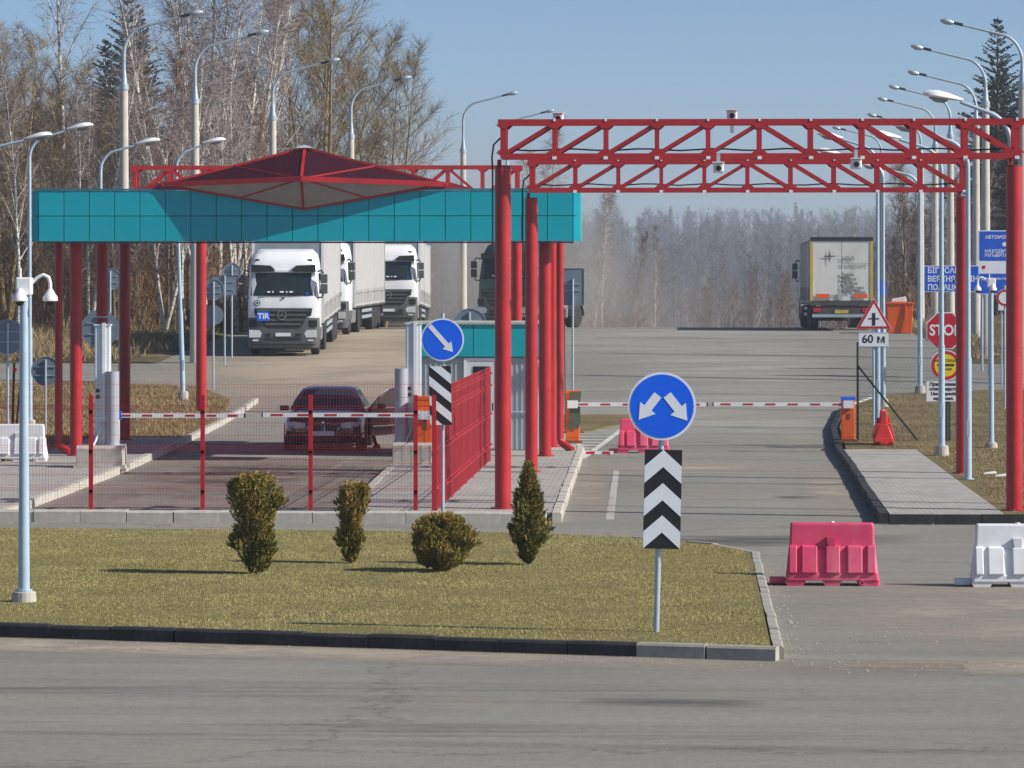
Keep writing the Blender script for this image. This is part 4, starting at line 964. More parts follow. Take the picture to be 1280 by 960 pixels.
# blue road signs
D1 = 131.0; x0, y0_ = W(1155, D1); o = thing('route_sign', 'blue place name sign between the concrete lamp posts', 'road sign', (x0, y0_, ground_h(x0, y0_)))
zb = CAM_H - 4/FPX*D1 - o.location.z; zt = CAM_H + 29/FPX*D1 - o.location.z
part('post', MB().cyl((.5,.03,0),(.5,.03,zt),.04,n=8), M['zinc'], o); part('post', MB().cyl((1.9,.03,0),(1.9,.03,zt),.04,n=8), M['zinc'], o)
b = part('board', MB().bb(0,2.35,-.06,-.02,zb,zt), M['signwhite'], o); part('blue_face', MB().bb(.025,2.325,-.065,-.0605,zb+.025,zt-.025), M['signblue2'], b)
for i, t in enumerate(('БІГОСАВА','ВЕРХНЯДЗВІНСК','ПОЛАЦК')): text(t, .25, M['signwhite'], b, .11, -.0675, zt-.17-i*.275, align='LEFT', sx=.92, bold=.006)
D2 = 127.0; x0, y0_ = W(1223, D2); o = thing('information_board', 'big blue and white information board behind the right gantry column', 'sign', (x0, y0_, prof(y0_)+.1))
zb = CAM_H - 7/FPX*D2 - o.location.z; zt = CAM_H + 73/FPX*D2 - o.location.z
for xx in (.35, 2.0): part('post', MB().cyl((xx,.03,0),(xx,.03,zt-.1),.05,n=8), M['zinc'], o)
b = part('board', MB().bb(0,2.4,-.06,-.02,zb,zt), M['signwhite'], o); part('blue_face', MB().bb(.03,2.37,-.065,-.0605,zb+.03,zb+.66), M['signblue2'], b); part('blue_face', MB().bb(.03,2.37,-.065,-.0605,zb+1.07,zt-.03), M['signblue2'], b)
text('АВТОМОБИЛЬНАЯ ДОРОГА', .145, M['signwhite'], b, 1.2, -.0675, zt-.22, bold=.003); text('НАХОДИТСЯ', .15, M['signwhite'], b, .19, -.0675, zt-.66, align='LEFT', bold=.003); text('РУП«ВИТЕБСКАВТОДОР»', .14, M['signwhite'], b, .19, -.0675, zt-.80, align='LEFT', bold=.003)
text('Центральная', .14, M['signwhite'], b, .08, -.0675, zb+.50, align='LEFT', bold=.002)
part('emblem', MB().disc((.82,zt-.44), .07, -.068, -.0655, 16), M['signwhite'], b); part('emblem', MB().disc((.16,zb+.86), .065, -.064, -.0605, 6), M['signred'], b)
xx_, yy_ = W(1280, 112); o = thing('speed_sign', 'small round red rimmed sign seen past the right gantry column', 'road sign', (W(1256,112)[0], yy_, prof(yy_)+.1))
part('pole', MB().cyl((0,0,0),(0,0,3.5),.03,n=8), M['zinc'], o); b = part('disc', MB().disc((0,3.15),.24,-.05,-.04), M['signwhite'], o); part('red_ring', MB().ring((0,3.15),.17,.23,-.056,-.0505), M['signred'], b)
xx_, yy_ = W(1252, 122); o = thing('small_plate', 'small white plate low beside the right gantry column', 'sign', (xx_, yy_, prof(yy_)+.1)); part('pole', MB().cyl((0,0,0),(0,0,2.7),.025,n=8), M['zinc'], o); part('plate', MB().bb(-.10,.24,-.05,-.03,2.35,2.65), M['signwhite'], o)
xx_, yy_ = W(1106, 150); o = thing('blue_disc_sign', 'small blue sign edge showing behind the right lamp poles', 'road sign', (xx_, yy_, prof(yy_))); part('pole', MB().cyl((-.12,0,0),(-.12,0,2.6),.03,n=8), M['zinc'], o); part('disc', MB().bb(-.3,.06,-.05,-.03,1.75,2.3), M['signblue'], o)
# sign backs at left
def sign_back(px, D, zc, r, label, shape='disc', extra=None):
    x, y = W(px, D); z0 = prof(y)+.1; o = thing('sign_back', label, 'road sign', (x, y, z0))
    part('post', MB().cyl((0,-.03,0),(0,-.03,zc-z0+r*.8),.03,n=10), M['zinc'], o, True)
    if shape == 'disc': b = part('disc', MB().disc((0,zc-z0), r, .005, .02, 32), M['signback'], o); part('rim', MB().ring((0,zc-z0), r, r+.012, -.01, .022, 32), M['zinc'], b)
    elif shape == 'octagon': b = part('octagon', MB().prism([(u*r, zc-z0+v*r) for u, v in oc(1)], .005, .02, 'y'), M['signback'], o)
    else: b = part('panel', MB().bb(-r, r, .005, .03, zc-z0-shape, zc-z0+shape), M['signback'], o); part('rim', MB().bb(-r-.012,-r,-.005,.03,zc-z0-shape,zc-z0+shape).bb(r,r+.012,-.005,.03,zc-z0-shape,zc-z0+shape).bb(-r,r,-.005,.03,zc-z0+shape,zc-z0+shape+.012), M['black'], b)
    part('cross_rail', MB().bar((-r*.7,-.005,zc-z0+r*.3),(r*.7,-.005,zc-z0+r*.3),.03,.02).bar((-r*.7,-.005,zc-z0-r*.3),(r*.7,-.005,zc-z0-r*.3),.03,.02), M['zinc'], o)
    if extra: extra(o, z0)
    return o
def zpx(py, D): return CAM_H - (py-HORIZON)*D/FPX
def spk(o, z0): part('sticker', MB().box((.15,-.012,1.92),(.09,.012,.07)), M['signred'], o)
sign_back(10, 88, zpx(421,88), .37, 'grey round sign back at the left edge beside green posts', extra=spk)
sign_back(57, 100, zpx(464,100), .36, 'low grey round sign back left of the bent red pipe')
sign_back(125, 109, zpx(411,109), .50, 'large grey octagonal sign back behind the grey cabinet', 'octagon')
sign_back(138, 130, zpx(349,130), .34, 'high small grey round sign back between two red columns')
def two(o, z0): b = part('disc', MB().disc((-.01, zpx(394,122)-z0), .31, .005, .02, 32), M['signback'], o)
sign_back(267, 122, zpx(362,122), .31, 'pair of grey round sign backs on one post left of the lorry', extra=two)
sign_back(290, 137, zpx(340,137), .30, 'pale grey round sign back touching the first lorry')
sign_back(281, 133, zpx(357,133), .42, 'dark grey rectangular sign back left of the first lorry', .32)
sign_back(587, 112, zpx(407,112), .47, 'grey round sign back peeking over the booth roof')
sign_back(716, 103, zpx(359,103), .27, 'grey rectangular panel back on a thin pole right of the canopy', .47, None)
xg, yg = W(15, 92); g_ = thing('green_post', 'dark green leaning gate post at the left edge', 'post', (xg, yg, .12)); part('shaft', MB().bar((0,0,0),(.05,0,1.95),.05), M['darkgreen'], g_); part('brace', MB().bar((.05,0,0),(.22,0,1.8),.04), M['darkgreen'], g_); part('shaft_cap', MB().box((.05,0,1.97),(.07,.07,.03)), M['darkgreen'], g_)
xg, yg = W(707, 104); g_ = thing('thin_mast', 'thin black mast in front of the grey panel back', 'mast', (xg, yg, prof(yg))); part('shaft', MB().cyl((0,-.1,0),(-.03,-.1,3.2),.014,n=6), M['black'], g_); part('foot', MB().box((0,-.1,.02),(.1,.1,.04)), M['black'], g_)
# ---------------------------------------------------------------- plastic barriers, booms, blocks, cabinets
def plastic_barrier(loc, rz, mat, label):
    o = thing('plastic_barrier', label, 'barrier', loc, rz, 'water filled road barriers')
    lv = [(.07,.595,.235),(.15,.59,.23),(.17,.585,.215),(.47,.555,.115),(.50,.545,.095),(.775,.535,.075),(.80,.52,.06)]
    rings = []
    for z, hw, hd in lv:
        c = .02; rings.append([(-hw+c,-hd,z),(hw-c,-hd,z),(hw,-hd+c,z),(hw,hd-c,z),(hw-c,hd,z),(-hw+c,hd,z),(-hw,hd-c,z),(-hw,-hd+c,z)])
    part('body', MB().loft(rings), mat, o, bevel=.008)
    for x, w in ((-.47,.24),(.0,.22),(.45,.26)): part('foot', MB().prism([(x-w/2-.02,.072),(x+w/2+.02,.072),(x+w/2-.02,0),(x-w/2+.02,0)], -.22, .22, 'y'), mat, o)
    for sg in (-1, 1):
        for x, w in ((-.50,.10),(-.29,.20),(0.01,.18),(.29,.19),(.50,.11)):
            P = [(sg*.21,.15),(sg*.262,.17),(sg*.165,.50),(sg*.09,.52)]
            part('rib', MB().prism(P, x-w/2, x+w/2, 'x'), mat, o, bevel=.012)
        part('nub', MB().prism([(-.07,.62),(.04,.62),(.04,.50),(.0,.43),(-.05,.50)], sg*.07, sg*.155, 'y'), mat, o)
    part('coupling', MB().bb(-.80,-.60,-.09,.09,.02,.10), mat, o, bevel=.01); part('coupling', MB().cyl((.575,-.16,.0),(.575,-.16,.10),.035,n=10), mat, o)
    part('drain_plug', MB().ring((.38,.045),.018,.034,-.252,-.22,16), mat, o); part('filler_cap', MB().cyl((.0,0,.80),(.0,0,.815),.03,n=12), M['wplastic'], o); return o
x, y, _ = G(1040, 731); plastic_barrier((x, y, .0), R(-1.5), M['pink'], 'pink plastic road barrier right of the lawn tip')
x, y, _ = G(1272, 733); plastic_barrier((x, y, .0), R(0.5), M['wplastic'], 'white plastic road barrier cut by the right picture edge')
x, y, _ = G(804, 566); plastic_barrier((x, y, .0), R(2), M['pink'], 'pink plastic barrier in the lane behind the chevron sign')
x, y, _ = G(24, 577, .12); plastic_barrier((x, y, .12), R(1), M['wplastic'], 'white plastic barrier behind the mesh fence at left')
x, y, _ = G(1105, 556, .15); plastic_barrier((x, y+.3, .15), R(88), M['pink2'], 'red plastic barrier seen end-on beside the right boom')

def boom(loc, length, sgn, label, h, cab='orange', z_arm=.98, n=6, lid='orange', hub='signblue2'):
    o = thing('boom_barrier', label, 'boom barrier', loc)
    if cab == 'orange':
        part('cabinet', MB().bb(-.16,.16,-.17,.17,.06,h), M['orange'], o, bevel=.015); part('plinth', MB().bb(-.22,.22,-.22,.22,-.03,.06), M['rust'], o)
        part('lid', MB().bb(-.17,.17,-.18,.18,h,h+.07), M[lid], o); part('lock', MB().bb(-.02,.05,-.182,-.17,h*.55,h*.68), M['rust'], o)
        part('door_seam', MB().bb(-.13,.13,-.175,-.1705,h*.12,h*.125).bb(-.13,.13,-.175,-.1705,h*.9,h*.905), M['rust'], o)
    else:
        part('post', MB().bb(-.04,.04,-.04,.04,0,z_arm-.06), M['white'], o); part('red_stripe', MB().bb(-.042,.042,-.043,-.041,.1,z_arm-.2), M['redfence'], o)
    b = part('hub', MB().bb(-.12,.12,-.30,-.185,z_arm-.09,z_arm+.09), M[hub], o)
    a = part('arm', MB().bb(*sorted((sgn*.02, sgn*length)), -.27,-.22, z_arm-.045, z_arm+.045), M['white'], o)
    for k in range(n):
        x0 = sgn*length*((k+.25)/n); x1 = sgn*length*((k+.70)/n)
        part('stripe', MB().bb(*sorted((x0,x1)), -.274,-.2705, z_arm-.020, z_arm+.022), M['redfence'], a)
    part('end_cap', MB().bb(*sorted((sgn*length, sgn*(length+.03))), -.272,-.218, z_arm-.047, z_arm+.047), M['truckdark'], a); return o
xb, yb = W(1060, 95.4); boom((xb, yb, .15), 3.20, -1, 'orange boom cabinet with striped arm reaching left over the lane', 1.0, z_arm=.90, lid='signblue2', hub='white')
xb, yb = W(716, 94.4); bl = boom((xb, yb, .15), 3.15, 1, 'orange boom cabinet draped with cloth beside the canopy columns', 1.18, z_arm=.93, hub='white')
part('cloth_cover', MB().add([(-.05,-.19,1.23),(.21,-.19,1.23),(.17,-.21,.9),(.19,-.205,.55),(.14,-.20,.35),(-.12,-.20,.35),(-.07,-.21,.65),(-.06,-.205,.95),(-.05,.1,1.24),(.21,.1,1.24)],[(0,1,2,7),(7,2,3,6),(6,3,4,5),(8,9,1,0)]), M['mat'], bl)
xb, yb = W(147, 83.6); boom((xb, yb, .13), 2.68, 1, 'left lane boom arm reaching right from the cabinet island', 1, 'post', 1.03)
xb, yb = W(531, 83.2); boom((xb, yb, .15), 3.35, -1, 'orange boom cabinet behind the striped sign with arm reaching left', 1.35, z_arm=1.03, hub='white')
def concrete_block(px, py, z0, w, label):
    x, y, _ = G(px, py, z0); o = thing('concrete_block', label, 'concrete block', (x, y+.45, z0))
    part('block', MB().prism([(-.45,0),(.45,0),(.45,.40),(.36,.46),(-.36,.46),(-.45,.40)], -w/2, w/2, 'x'), M['concrete'], o, bevel=.01)
    part('lifting_eye', MB().tube([(-.1,0,.45),(-.06,0,.52),(.06,0,.52),(.1,0,.45)],.012,6), M['rust'], o)
    part('footing', MB().bb(-w/2-.05,w/2+.05,-.5,.5,-.03,.05), M['concrete'], o); return (x, y+.45, z0+.46)
def tall_cabinet(x, y, z, h, label):
    o = thing('electric_cabinet', label, 'cabinet', (x, y, z))
    part('case', MB().bb(-.155,.155,-.12,.12,.02,h), M['cabinet'], o, bevel=.01); part('door', MB().bb(-.135,.0,-.132,-.121,.1,h-.06), M['cabinet'], o); part('corner_post', MB().bb(.005,.075,-.16,-.122,0,h+.06), M['white'], o)
    part('hood', MB().bb(-.175,.175,-.14,.14,h+.001,h+.03), M['cabinet'], o); part('sensor', MB().bb(-.12,-.05,-.15,-.133,.95,1.02).bb(-.12,-.05,-.15,-.133,1.08,1.15), M['black'], o)
    part('support_arm', MB().bar((-.1,-.1,.55),(.3,-.2,.56),.05), M['white'], o); part('brace', MB().bar((.03,-.16,.45),(-.15,-.3,.0),.035), M['white'], o); return o
def pipe_bollard(x, y, z, h, label):
    o = thing('pipe_bollard', label, 'bollard', (x, y, z)); part('tube', MB().cyl((0,0,0),(0,0,h),.135,n=26), M['greypipe'], o, True); part('rim', MB().cyl((0,0,h),(0,0,h+.012),.138,n=26), M['zinc'], o); part('base_ring', MB().cyl((0,0,0),(0,0,.03),.16,n=26), M['zinc'], o)
bx, by, bz = concrete_block(123, 585, .13, .92, 'concrete block at the left kerb carrying cabinet and grey pipe')
tall_cabinet(bx+.02, by+.05, bz, 2.45, 'tall pale cabinet on the left concrete block'); pipe_bollard(bx+.25, by-.15, bz, 1.5, 'upright grey pipe on the left concrete block')
bx, by, bz = concrete_block(515, 581, .15, .82, 'concrete block on the centre island carrying cabinet and grey pipe')
tall_cabinet(bx+.0, by+.1, bz, 2.45, 'tall pale cabinet on the centre island concrete block'); pipe_bollard(bx-.25, by-.1, bz, 1.52, 'upright grey pipe on the centre island concrete block')
o = thing('wheel_stop', 'low red and white bar across the hatched lane', 'barrier', (-1.75, 91.4, 0)); part('bar', MB().bb(-.38,.38,-.05,.05,.02,.09), M['white'], o); part('stripe', MB().bb(-.25,-.05,-.053,-.051,.025,.085).bb(.12,.3,-.053,-.051,.025,.085), M['signred'], o); part('foot', MB().bb(-.3,-.25,-.06,.06,0,.02).bb(.25,.3,-.06,.06,0,.02), M['rust'], o)
xg, yg = W(1124, 160); o = thing('waste_skip', 'orange waste skip with paper on top beyond the warning sign', 'skip', (xg, yg, ground_h(xg, yg)+.02))
part('tub', MB().loft([[(-.46,-.5,.1),(.46,-.5,.1),(.46,.5,.1),(-.46,.5,.1)],[(-.53,-.62,1.28),(.53,-.62,1.28),(.53,.62,1.28),(-.53,.62,1.28)]]), M['orange'], o, bevel=.02); part('rim', MB().bb(-.56,.56,-.66,.66,1.28,1.34), M['orange'], o, bevel=.01); part('rib', MB().bar((.2,-.575,.2),(.22,-.63,1.26),.05), M['orange'], o)
part('skid', MB().bb(-.4,-.3,-.5,.5,0,.1).bb(.3,.4,-.5,.5,0,.1), M['rust'], o)
pp = thing('paper_sack', 'crumpled white paper sack lying on the orange skip', 'rubbish', (xg-.05, yg-.3, ground_h(xg,yg)+1.365)); part('sack', MB().loft([[(-.3,-.1,0),(.32,-.12,.0),(.3,.15,0),(-.3,.15,0)],[(-.28,-.08,.12),(.3,-.12,.24),(.26,.12,.22),(-.2,.1,.15)]]), M['paper'], pp, bevel=.03)
for i, (px, py, lab) in enumerate(((1237,594,'scrap of white litter on the lawn between two columns'),(1252,597,'scrap of white litter beside the right gantry column'))):
    x, y, _ = G(px, py, .15); l = thing('litter', lab, 'litter', (x, y, .16)); part('scrap', MB().add([(-.12,-.05,.01),(.14,-.04,.02),(.12,.06,.05),(-.1,.07,.02),(-.12,-.05,.03),(.14,-.04,.04),(.12,.06,.07),(-.1,.07,.04)],[(3,2,1,0),(4,5,6,7),(0,1,5,4),(1,2,6,5),(2,3,7,6),(3,0,4,7)]), M['paper'], l)

# ---------------------------------------------------------------- lorries
def wheel(parent, x, y, r=.5, w=.30, side=1):
    t = part('tyre', MB().loft([[(x+side*xx, y+rr*math.cos(a), r+rr*math.sin(a)) for a in [2*math.pi*k/24 for k in range(24)]] for xx, rr in ((-w/2,r*.9),(-w/2+.04,r),(w/2-.04,r),(w/2,r*.88),(w/2-.01,r*.62))]), M['rubber'], parent, True)
    part('rim', MB().loft([[(x+side*xx, y+rr*math.cos(a), r+rr*math.sin(a)) for a in [2*math.pi*k/20 for k in range(20)]] for xx, rr in ((w/2-.02,r*.61),(w/2-.05,r*.52),(w/2-.10,r*.35),(w/2-.02,r*.2))]), M['rim'], t, True)
def rrect(hw, yf, yb, c, z):
    return [(-hw+c,yf,z),(-hw*.5,yf-.02,z),(hw*.5,yf-.02,z),(hw-c,yf,z),(hw-c*.3,yf+c*.3,z),(hw,yf+c,z),(hw,yb,z),(-hw,yb,z),(-hw,yf+c,z),(-hw+c*.3,yf+c*.3,z)]
def lorry(loc, rz, pitch, label, paint, plates=True, trailer=True, tir=False, rear_text=False, hbody=4.0, chassis_len=5.6):
    o = thing('lorry', label, 'lorry', loc, rz, None); o.rotation_euler = (pitch, 0, rz)
    cab = part('cab', MB().loft([rrect(1.22,.03,2.25,.16,.95),rrect(1.235,.0,2.25,.16,1.35),rrect(1.235,.06,2.25,.16,2.06),rrect(1.20,.30,2.25,.16,2.95),rrect(1.18,.34,2.25,.18,3.18),rrect(1.10,.55,2.25,.25,3.52),rrect(.92,.95,2.25,.3,3.70)]), paint, o, True)
    gl = []
    for z, hw, yf in ((2.11,1.13,.045),(2.5,1.115,.165),(2.90,1.09,.262)):
        gl.append([(-hw,yf+.04,z),(-hw*.8,yf,z),(-hw*.3,yf-.03,z),(hw*.3,yf-.03,z),(hw*.8,yf,z),(hw,yf+.04,z)])
    part('windscreen', MB().add([p for r in gl for p in r], [(i*6+k,i*6+k+1,i*6+k+7,i*6+k+6) for i in range(2) for k in range(5)]), M['winglass'], cab, True)
    part('wiper', MB().bar((-.75,.02,2.13),(-.1,-.0,2.22),.03).bar((-.0,.02,2.13),(.65,-.0,2.22),.03), M['truckdark'], cab)
    for sg in (-1, 1):
        part('sun_visor', MB().prism([(sg*1.12,2.93),(sg*.36,2.95),(sg*.30,3.02),(sg*.45,3.16),(sg*1.12,3.19)], .13, .30, 'y'), M['truckdark'], cab)
        part('side_window', MB().bb(*sorted((sg*1.222,sg*1.24)), .55,1.45,2.15,2.88), M['winglass'], cab)
        part('roof_lamp', MB().bb(sg*.92-.07,sg*.92+.07,.42,.52,3.30,3.38), M['truckdark'], cab)
        mr = part('mirror', MB().bb(*sorted((sg*1.30,sg*1.55)), .02,.14,2.18,2.52).bb(*sorted((sg*1.30,sg*1.55)), .02,.14,2.55,2.86), M['truckdark'] if sg < 0 else M['truckgrey'], o, bevel=.03)
        part('mirror_arm', MB().tube([(sg*1.2,.25,2.95),(sg*1.32,.1,3.0),(sg*1.40,.08,2.88)],.03,6), M['truckdark'], mr); part('mirror_arm', MB().tube([(sg*1.2,.2,2.05),(sg*1.34,.1,2.05),(sg*1.40,.08,2.18)],.03,6), M['truckdark'], mr)
    part('visor_bridge', MB().bb(-.30,.30,.20,.30,2.93,3.0), M['truckwhite'], cab)
    part('wheel_arch', MB().bb(-1.22,1.22,.35,2.2,.62,.949), M['truckgrey'], o)
    bm_ = part('bumper', MB().loft([rrect(1.19,.0,.55,.2,.28),rrect(1.245,-.05,.6,.2,.42),rrect(1.25,-.055,.7,.2,.95),rrect(1.245,-.03,.5,.18,1.34)]), M['truckgrey'], o, True)
    part('grille', MB().prism([(-1.02,1.68),(1.02,1.68),(.98,1.42),(.80,1.38),(.66,1.05),(.50,.96),(-.50,.96),(-.66,1.05),(-.80,1.38),(-.98,1.42)], -.075, -.02, 'y'), M['truckdark'], o)
    for z, hw in ((1.60,.92),(1.44,.80),(1.27,.70),(1.12,.62)): part('grille_bar', MB().bb(-hw,hw,-.10,-.076,z-.035,z+.035), M['truckgrey'], o, bevel=.008)
    em = part('emblem', MB().ring((-.04,1.44),.135,.165,-.125,-.102,28), M['chrome'], o)
    for k in range(3):
        a = math.pi/2+k*2*math.pi/3; part('emblem_point', MB().prism([(-.04+.135*math.cos(a),1.44+.135*math.sin(a)),(-.04+.03*math.cos(a+1.05),1.44+.03*math.sin(a+1.05)),(-.04+.03*math.cos(a-1.05),1.44+.03*math.sin(a-1.05))], -.122,-.106,'y'), M['chrome'], em)
    part('lower_grille', MB().bb(-.62,.62,-.085,-.06,.56,.66).bb(-.62,-.44,-.085,-.06,.70,.80).bb(.44,.62,-.085,-.06,.70,.80), M['truckdark'], bm_)
    part('lip', MB().bb(-1.1,1.1,-.085,-.055,.40,.44), M['truckdark'], bm_)
    pl = part('number_plate', MB().bb(-.26,.26,-.095,-.076,.70,.82), M['plate'], bm_)
    for sg in (-1, 1):
        part('headlight', MB().prism([(sg*1.18,.66),(sg*1.18,.93),(sg*.82,.91),(sg*.74,.80),(sg*.80,.66)], -.075, -.03, 'y'), M['lens'], o)
        part('fog_light', MB().bb(*sorted((sg*.86,sg*1.06)), -.078,-.05,.53,.59), M['lens'], o); part('step_recess', MB().bb(*sorted((sg*.92,sg*1.19)), -.068,-.05,1.02,1.26), M['truckdark'], o)
    for px_, w_ in ((-.55,.10),(-.38,.05),(-.12,.14),(.1,.05),(.22,.12)): part('dash_paper', MB().add([(px_,.012,2.22),(px_+w_,.012,2.22),(px_+w_,.03,2.27),(px_,.03,2.27)],[(0,1,2,3)]), M['paper'], o)
    part('screen_sticker', MB().disc((.84,2.2),.045,.02,.025,14), M['signblue'], o)
    if tir:
        tp = part('tir_plate', MB().bb(-.90,-.46,-.155,-.14,1.24,1.56), M['signblue'], o); text('TIR', .27, M['signwhite'], tp, -.68, -.1575, 1.40, bold=.008)
        gs = part('green_sticker', MB().disc((-.90,1.86),.10,.005,.03,24), M['darkgreen'], o); part('sticker_ring', MB().ring((-.90,1.86),.045,.07,.0,.0045,18), M['signwhite'], gs)
        part('bonnet_badge', MB().disc((0,2.02),.035,-.0,.03,14), M['truckdark'], o)
    part('chassis', MB().bb(-.45,.45,.6,chassis_len,.62,.92), M['chassis'], o)
    for x, y in ((1.06,1.35),(-1.06,1.35),(1.0,4.95),(-1.0,4.95)): wheel(o, x, y, .5, .30 if y < 2 else .5, 1 if x > 0 else -1)
    part('fuel_tank', MB().bb(.62,1.18,2.5,4.1,.42,.98).bb(-1.18,-.62,2.5,4.1,.42,.98), M['rim'], o, bevel=.08)
    if not trailer:
        for sg in (-1, 1): part('mudguard', MB().loft([[(sg*xx, 4.95+.62*math.cos(a), .5+.62*math.sin(a)) for a in [math.pi*k/12 for k in range(13)]] + [(sg*xx, 4.95+.58*math.cos(a), .5+.58*math.sin(a)) for a in [math.pi*k/12 for k in range(12,-1,-1)]] for xx in (.72,1.28)]), M['truckgrey'], o)
        part('fifth_wheel', MB().bb(-.5,.5,4.4,5.3,.93,1.10), M['chassis'], o); return o
    ya, yb = 2.95, 16.1
    part('trailer_floor', MB().bb(-1.25,1.25,ya,yb,1.02,1.20), M['chassis'], o)
    part('trailer_roof', MB().bb(-1.26,1.26,ya,yb,hbody-.05,hbody), M['curtain'], o)
    bh = part('trailer_front_wall', MB().bb(-1.18,1.18,ya-.02,ya+.04,1.201,hbody-.06), M['bulkhead'], o)
    for sg in (-1, 1):
        part('corner_post', MB().bb(*sorted((sg*1.185,sg*1.285)), ya-.04,ya+.10,1.05,hbody), M['truckwhite'], o); part('corner_post', MB().bb(*sorted((sg*1.185,sg*1.285)), yb-.12,yb-.002,1.05,hbody-.06), M['yellowtrim'] if rear_text else M['truckwhite'], o)
        nb_ = 4; L = (yb-ya-.24)/nb_
        for i in range(nb_):
            a = ya+.12+L*i; k = 24; P = [(sg*(1.262+.012*math.sin(j*1.9+i)+.008*(j % 2)), a+.02+(L-.04)*j/k) for j in range(k+1)]
            part('curtain', MB().prism(P+[(x-sg*.02,y) for x, y in reversed(P)], 1.62, hbody-.08), M['curtain'], o)
            part('side_board', MB().bb(*sorted((sg*1.25,sg*1.275)), a+.03,a+L-.03,1.10,1.60), M['curtain'], o)
            part('pillar', MB().bb(*sorted((sg*1.255,sg*1.295)), a+L-.03,a+L+.03,1.07,hbody-.06), M['truckwhite'] if i < 3 else M['curtain'], o)
            for q in range(5): part('strap', MB().bb(*sorted((sg*1.285,sg*1.292)), a+L*(q+.5)/5-.02,a+L*(q+.5)/5+.02,1.2,1.75), M['truckgrey'], o)
        part('side_guard', MB().bb(*sorted((sg*1.18,sg*1.22)), 6.4,10.6,.55,.68).bb(*sorted((sg*1.18,sg*1.22)), 6.4,10.6,.80,.93), M['zinc'], o)
        for y in (11.2, 12.5, 13.8): wheel(o, sg*1.06, y, .48, .36, sg)
    part('trailer_beam', MB().bb(-.5,.5,5.7,15.5,.70,1.02), M['chassis'], o); part('landing_leg', MB().bb(-.8,-.68,5.9,6.02,.1,1.0).bb(.68,.8,5.9,6.02,.1,1.0), M['chassis'], o)
    rd = part('rear_door', MB().bb(-1.17,-.008,yb-.05,yb,1.205,hbody-.07), M['truckrear'], o); rd2 = part('rear_door', MB().bb(.008,1.17,yb-.05,yb,1.205,hbody-.07), M['truckrear'], o)
    part('rear_header', MB().bb(-1.285,1.285,yb-.1,yb+.03,hbody-.065,hbody+.09), M['truckdark'] if rear_text else M['truckwhite'], o)
    for x in (() if rear_text else (-.55,-.25,.25,.55)): part('lock_bar', MB().cyl((x,yb+.006,1.2),(x,yb+.006,hbody-.1),.008,n=6), M['truckrear'], o)
    part('rear_sill', MB().bb(-1.27,1.27,yb-.1,yb+.02,1.0,1.19), M['chassis'], o); part('lamp_bar', MB().bb(-1.2,1.2,yb-.15,yb-.02,.62,.98), M['chassis'], o); part('bumper_bar', MB().bb(-1.2,1.2,yb-.06,yb+.02,.52,.64), M['zinc'], o)
    if rear_text:
        for sg in (-1, 1):
            part('marker_board', MB().bb(*sorted((sg*.52,sg*1.05)), yb+.036,yb+.045,1.30,1.48), M['orange'], o); part('tail_light', MB().bb(*sorted((sg*.85,sg*1.15)), yb-.02,yb+.0,.74,.90), M['signred'], o); part('rear_edge', MB().bb(*sorted((sg*1.17,sg*1.285)), yb+.003,yb+.02,1.2,hbody-.07), M['yellowtrim'], o)
        part('number_plate', MB().bb(-.28,.28,yb-.018,yb-.002,.68,.82), M['yellowtrim'], o); part('document_box', MB().bb(-.05,.16,yb+.03,yb+.05,1.25,1.52), M['curtain'], o); part('document_box', MB().bb(.35,.52,yb+.03,yb+.05,1.25,1.46), M['curtain'], o)
        tg = pm('grey_lettering', (.10,.105,.11), .6, 0, .1, 5); tl = pm('pale_lettering', (.33,.33,.33), .6, 0, .1, 5)
        def rt(s, sz, xx, zz, m, **k):
            t = text(s, sz, m, o, xx, yb+.040, zz, align='LEFT', rz=math.pi, **k); return t
        rt('uno', .34, .0, hbody-.76, tg); rt('transport', .30, .0, hbody-1.02, tl)
        for i, s in enumerate(('Russia','Belarus','Ukraine','Kazakhstan','Baltic States')): rt(s, .205, .02, hbody-1.45-i*.18, tg, bold=.004)
        P = []
        for k in range(8):
            a = math.pi/2+k*math.pi/4; r_ = (.29 if k % 2 == 0 else .05); P.append((.50+r_*math.cos(a)*1.05, hbody-.70+r_*math.sin(a)))
        part('star_emblem', MB().prism(P, yb+.037, yb+.042, 'y'), tg, o)
    return o
def slope(y): return math.atan((prof(y+8)-prof(y-2))/10)
xa, ya_ = W(354, 139.5); lorry((xa, ya_, prof(ya_)+.01), R(2.2), slope(ya_+4), 'white articulated lorry with TIR plate, foremost of the parked ones', M['truckwhite'], tir=True)
xa, ya_ = W(395, 157.6); lorry((xa, ya_, prof(ya_)+.01), R(-1.0), slope(ya_+4), 'white lorry with grey curtain trailer parked right behind the foremost', M['truckwhite'])
xa, ya_ = W(486, 176.5); lorry((xa, ya_, prof(ya_)+.01), R(1.5), slope(ya_+4), 'white lorry with grey grille parked right of the first two', M['truckwhite'])
xa, ya_ = W(630, 168); lorry((xa, ya_, prof(ya_)+.02), R(-22), R(.3), 'dark green tractor unit without trailer behind the booth', M['green'], trailer=False)
xr_, yr_ = W(1052, 164.0); lorry((xr_, yr_+16.1, prof(yr_+16)+.03), R(180), -slope(yr_+6)*.8, 'grey box lorry seen from behind on the crest of the road', M['truckwhite'], rear_text=True, hbody=3.72)

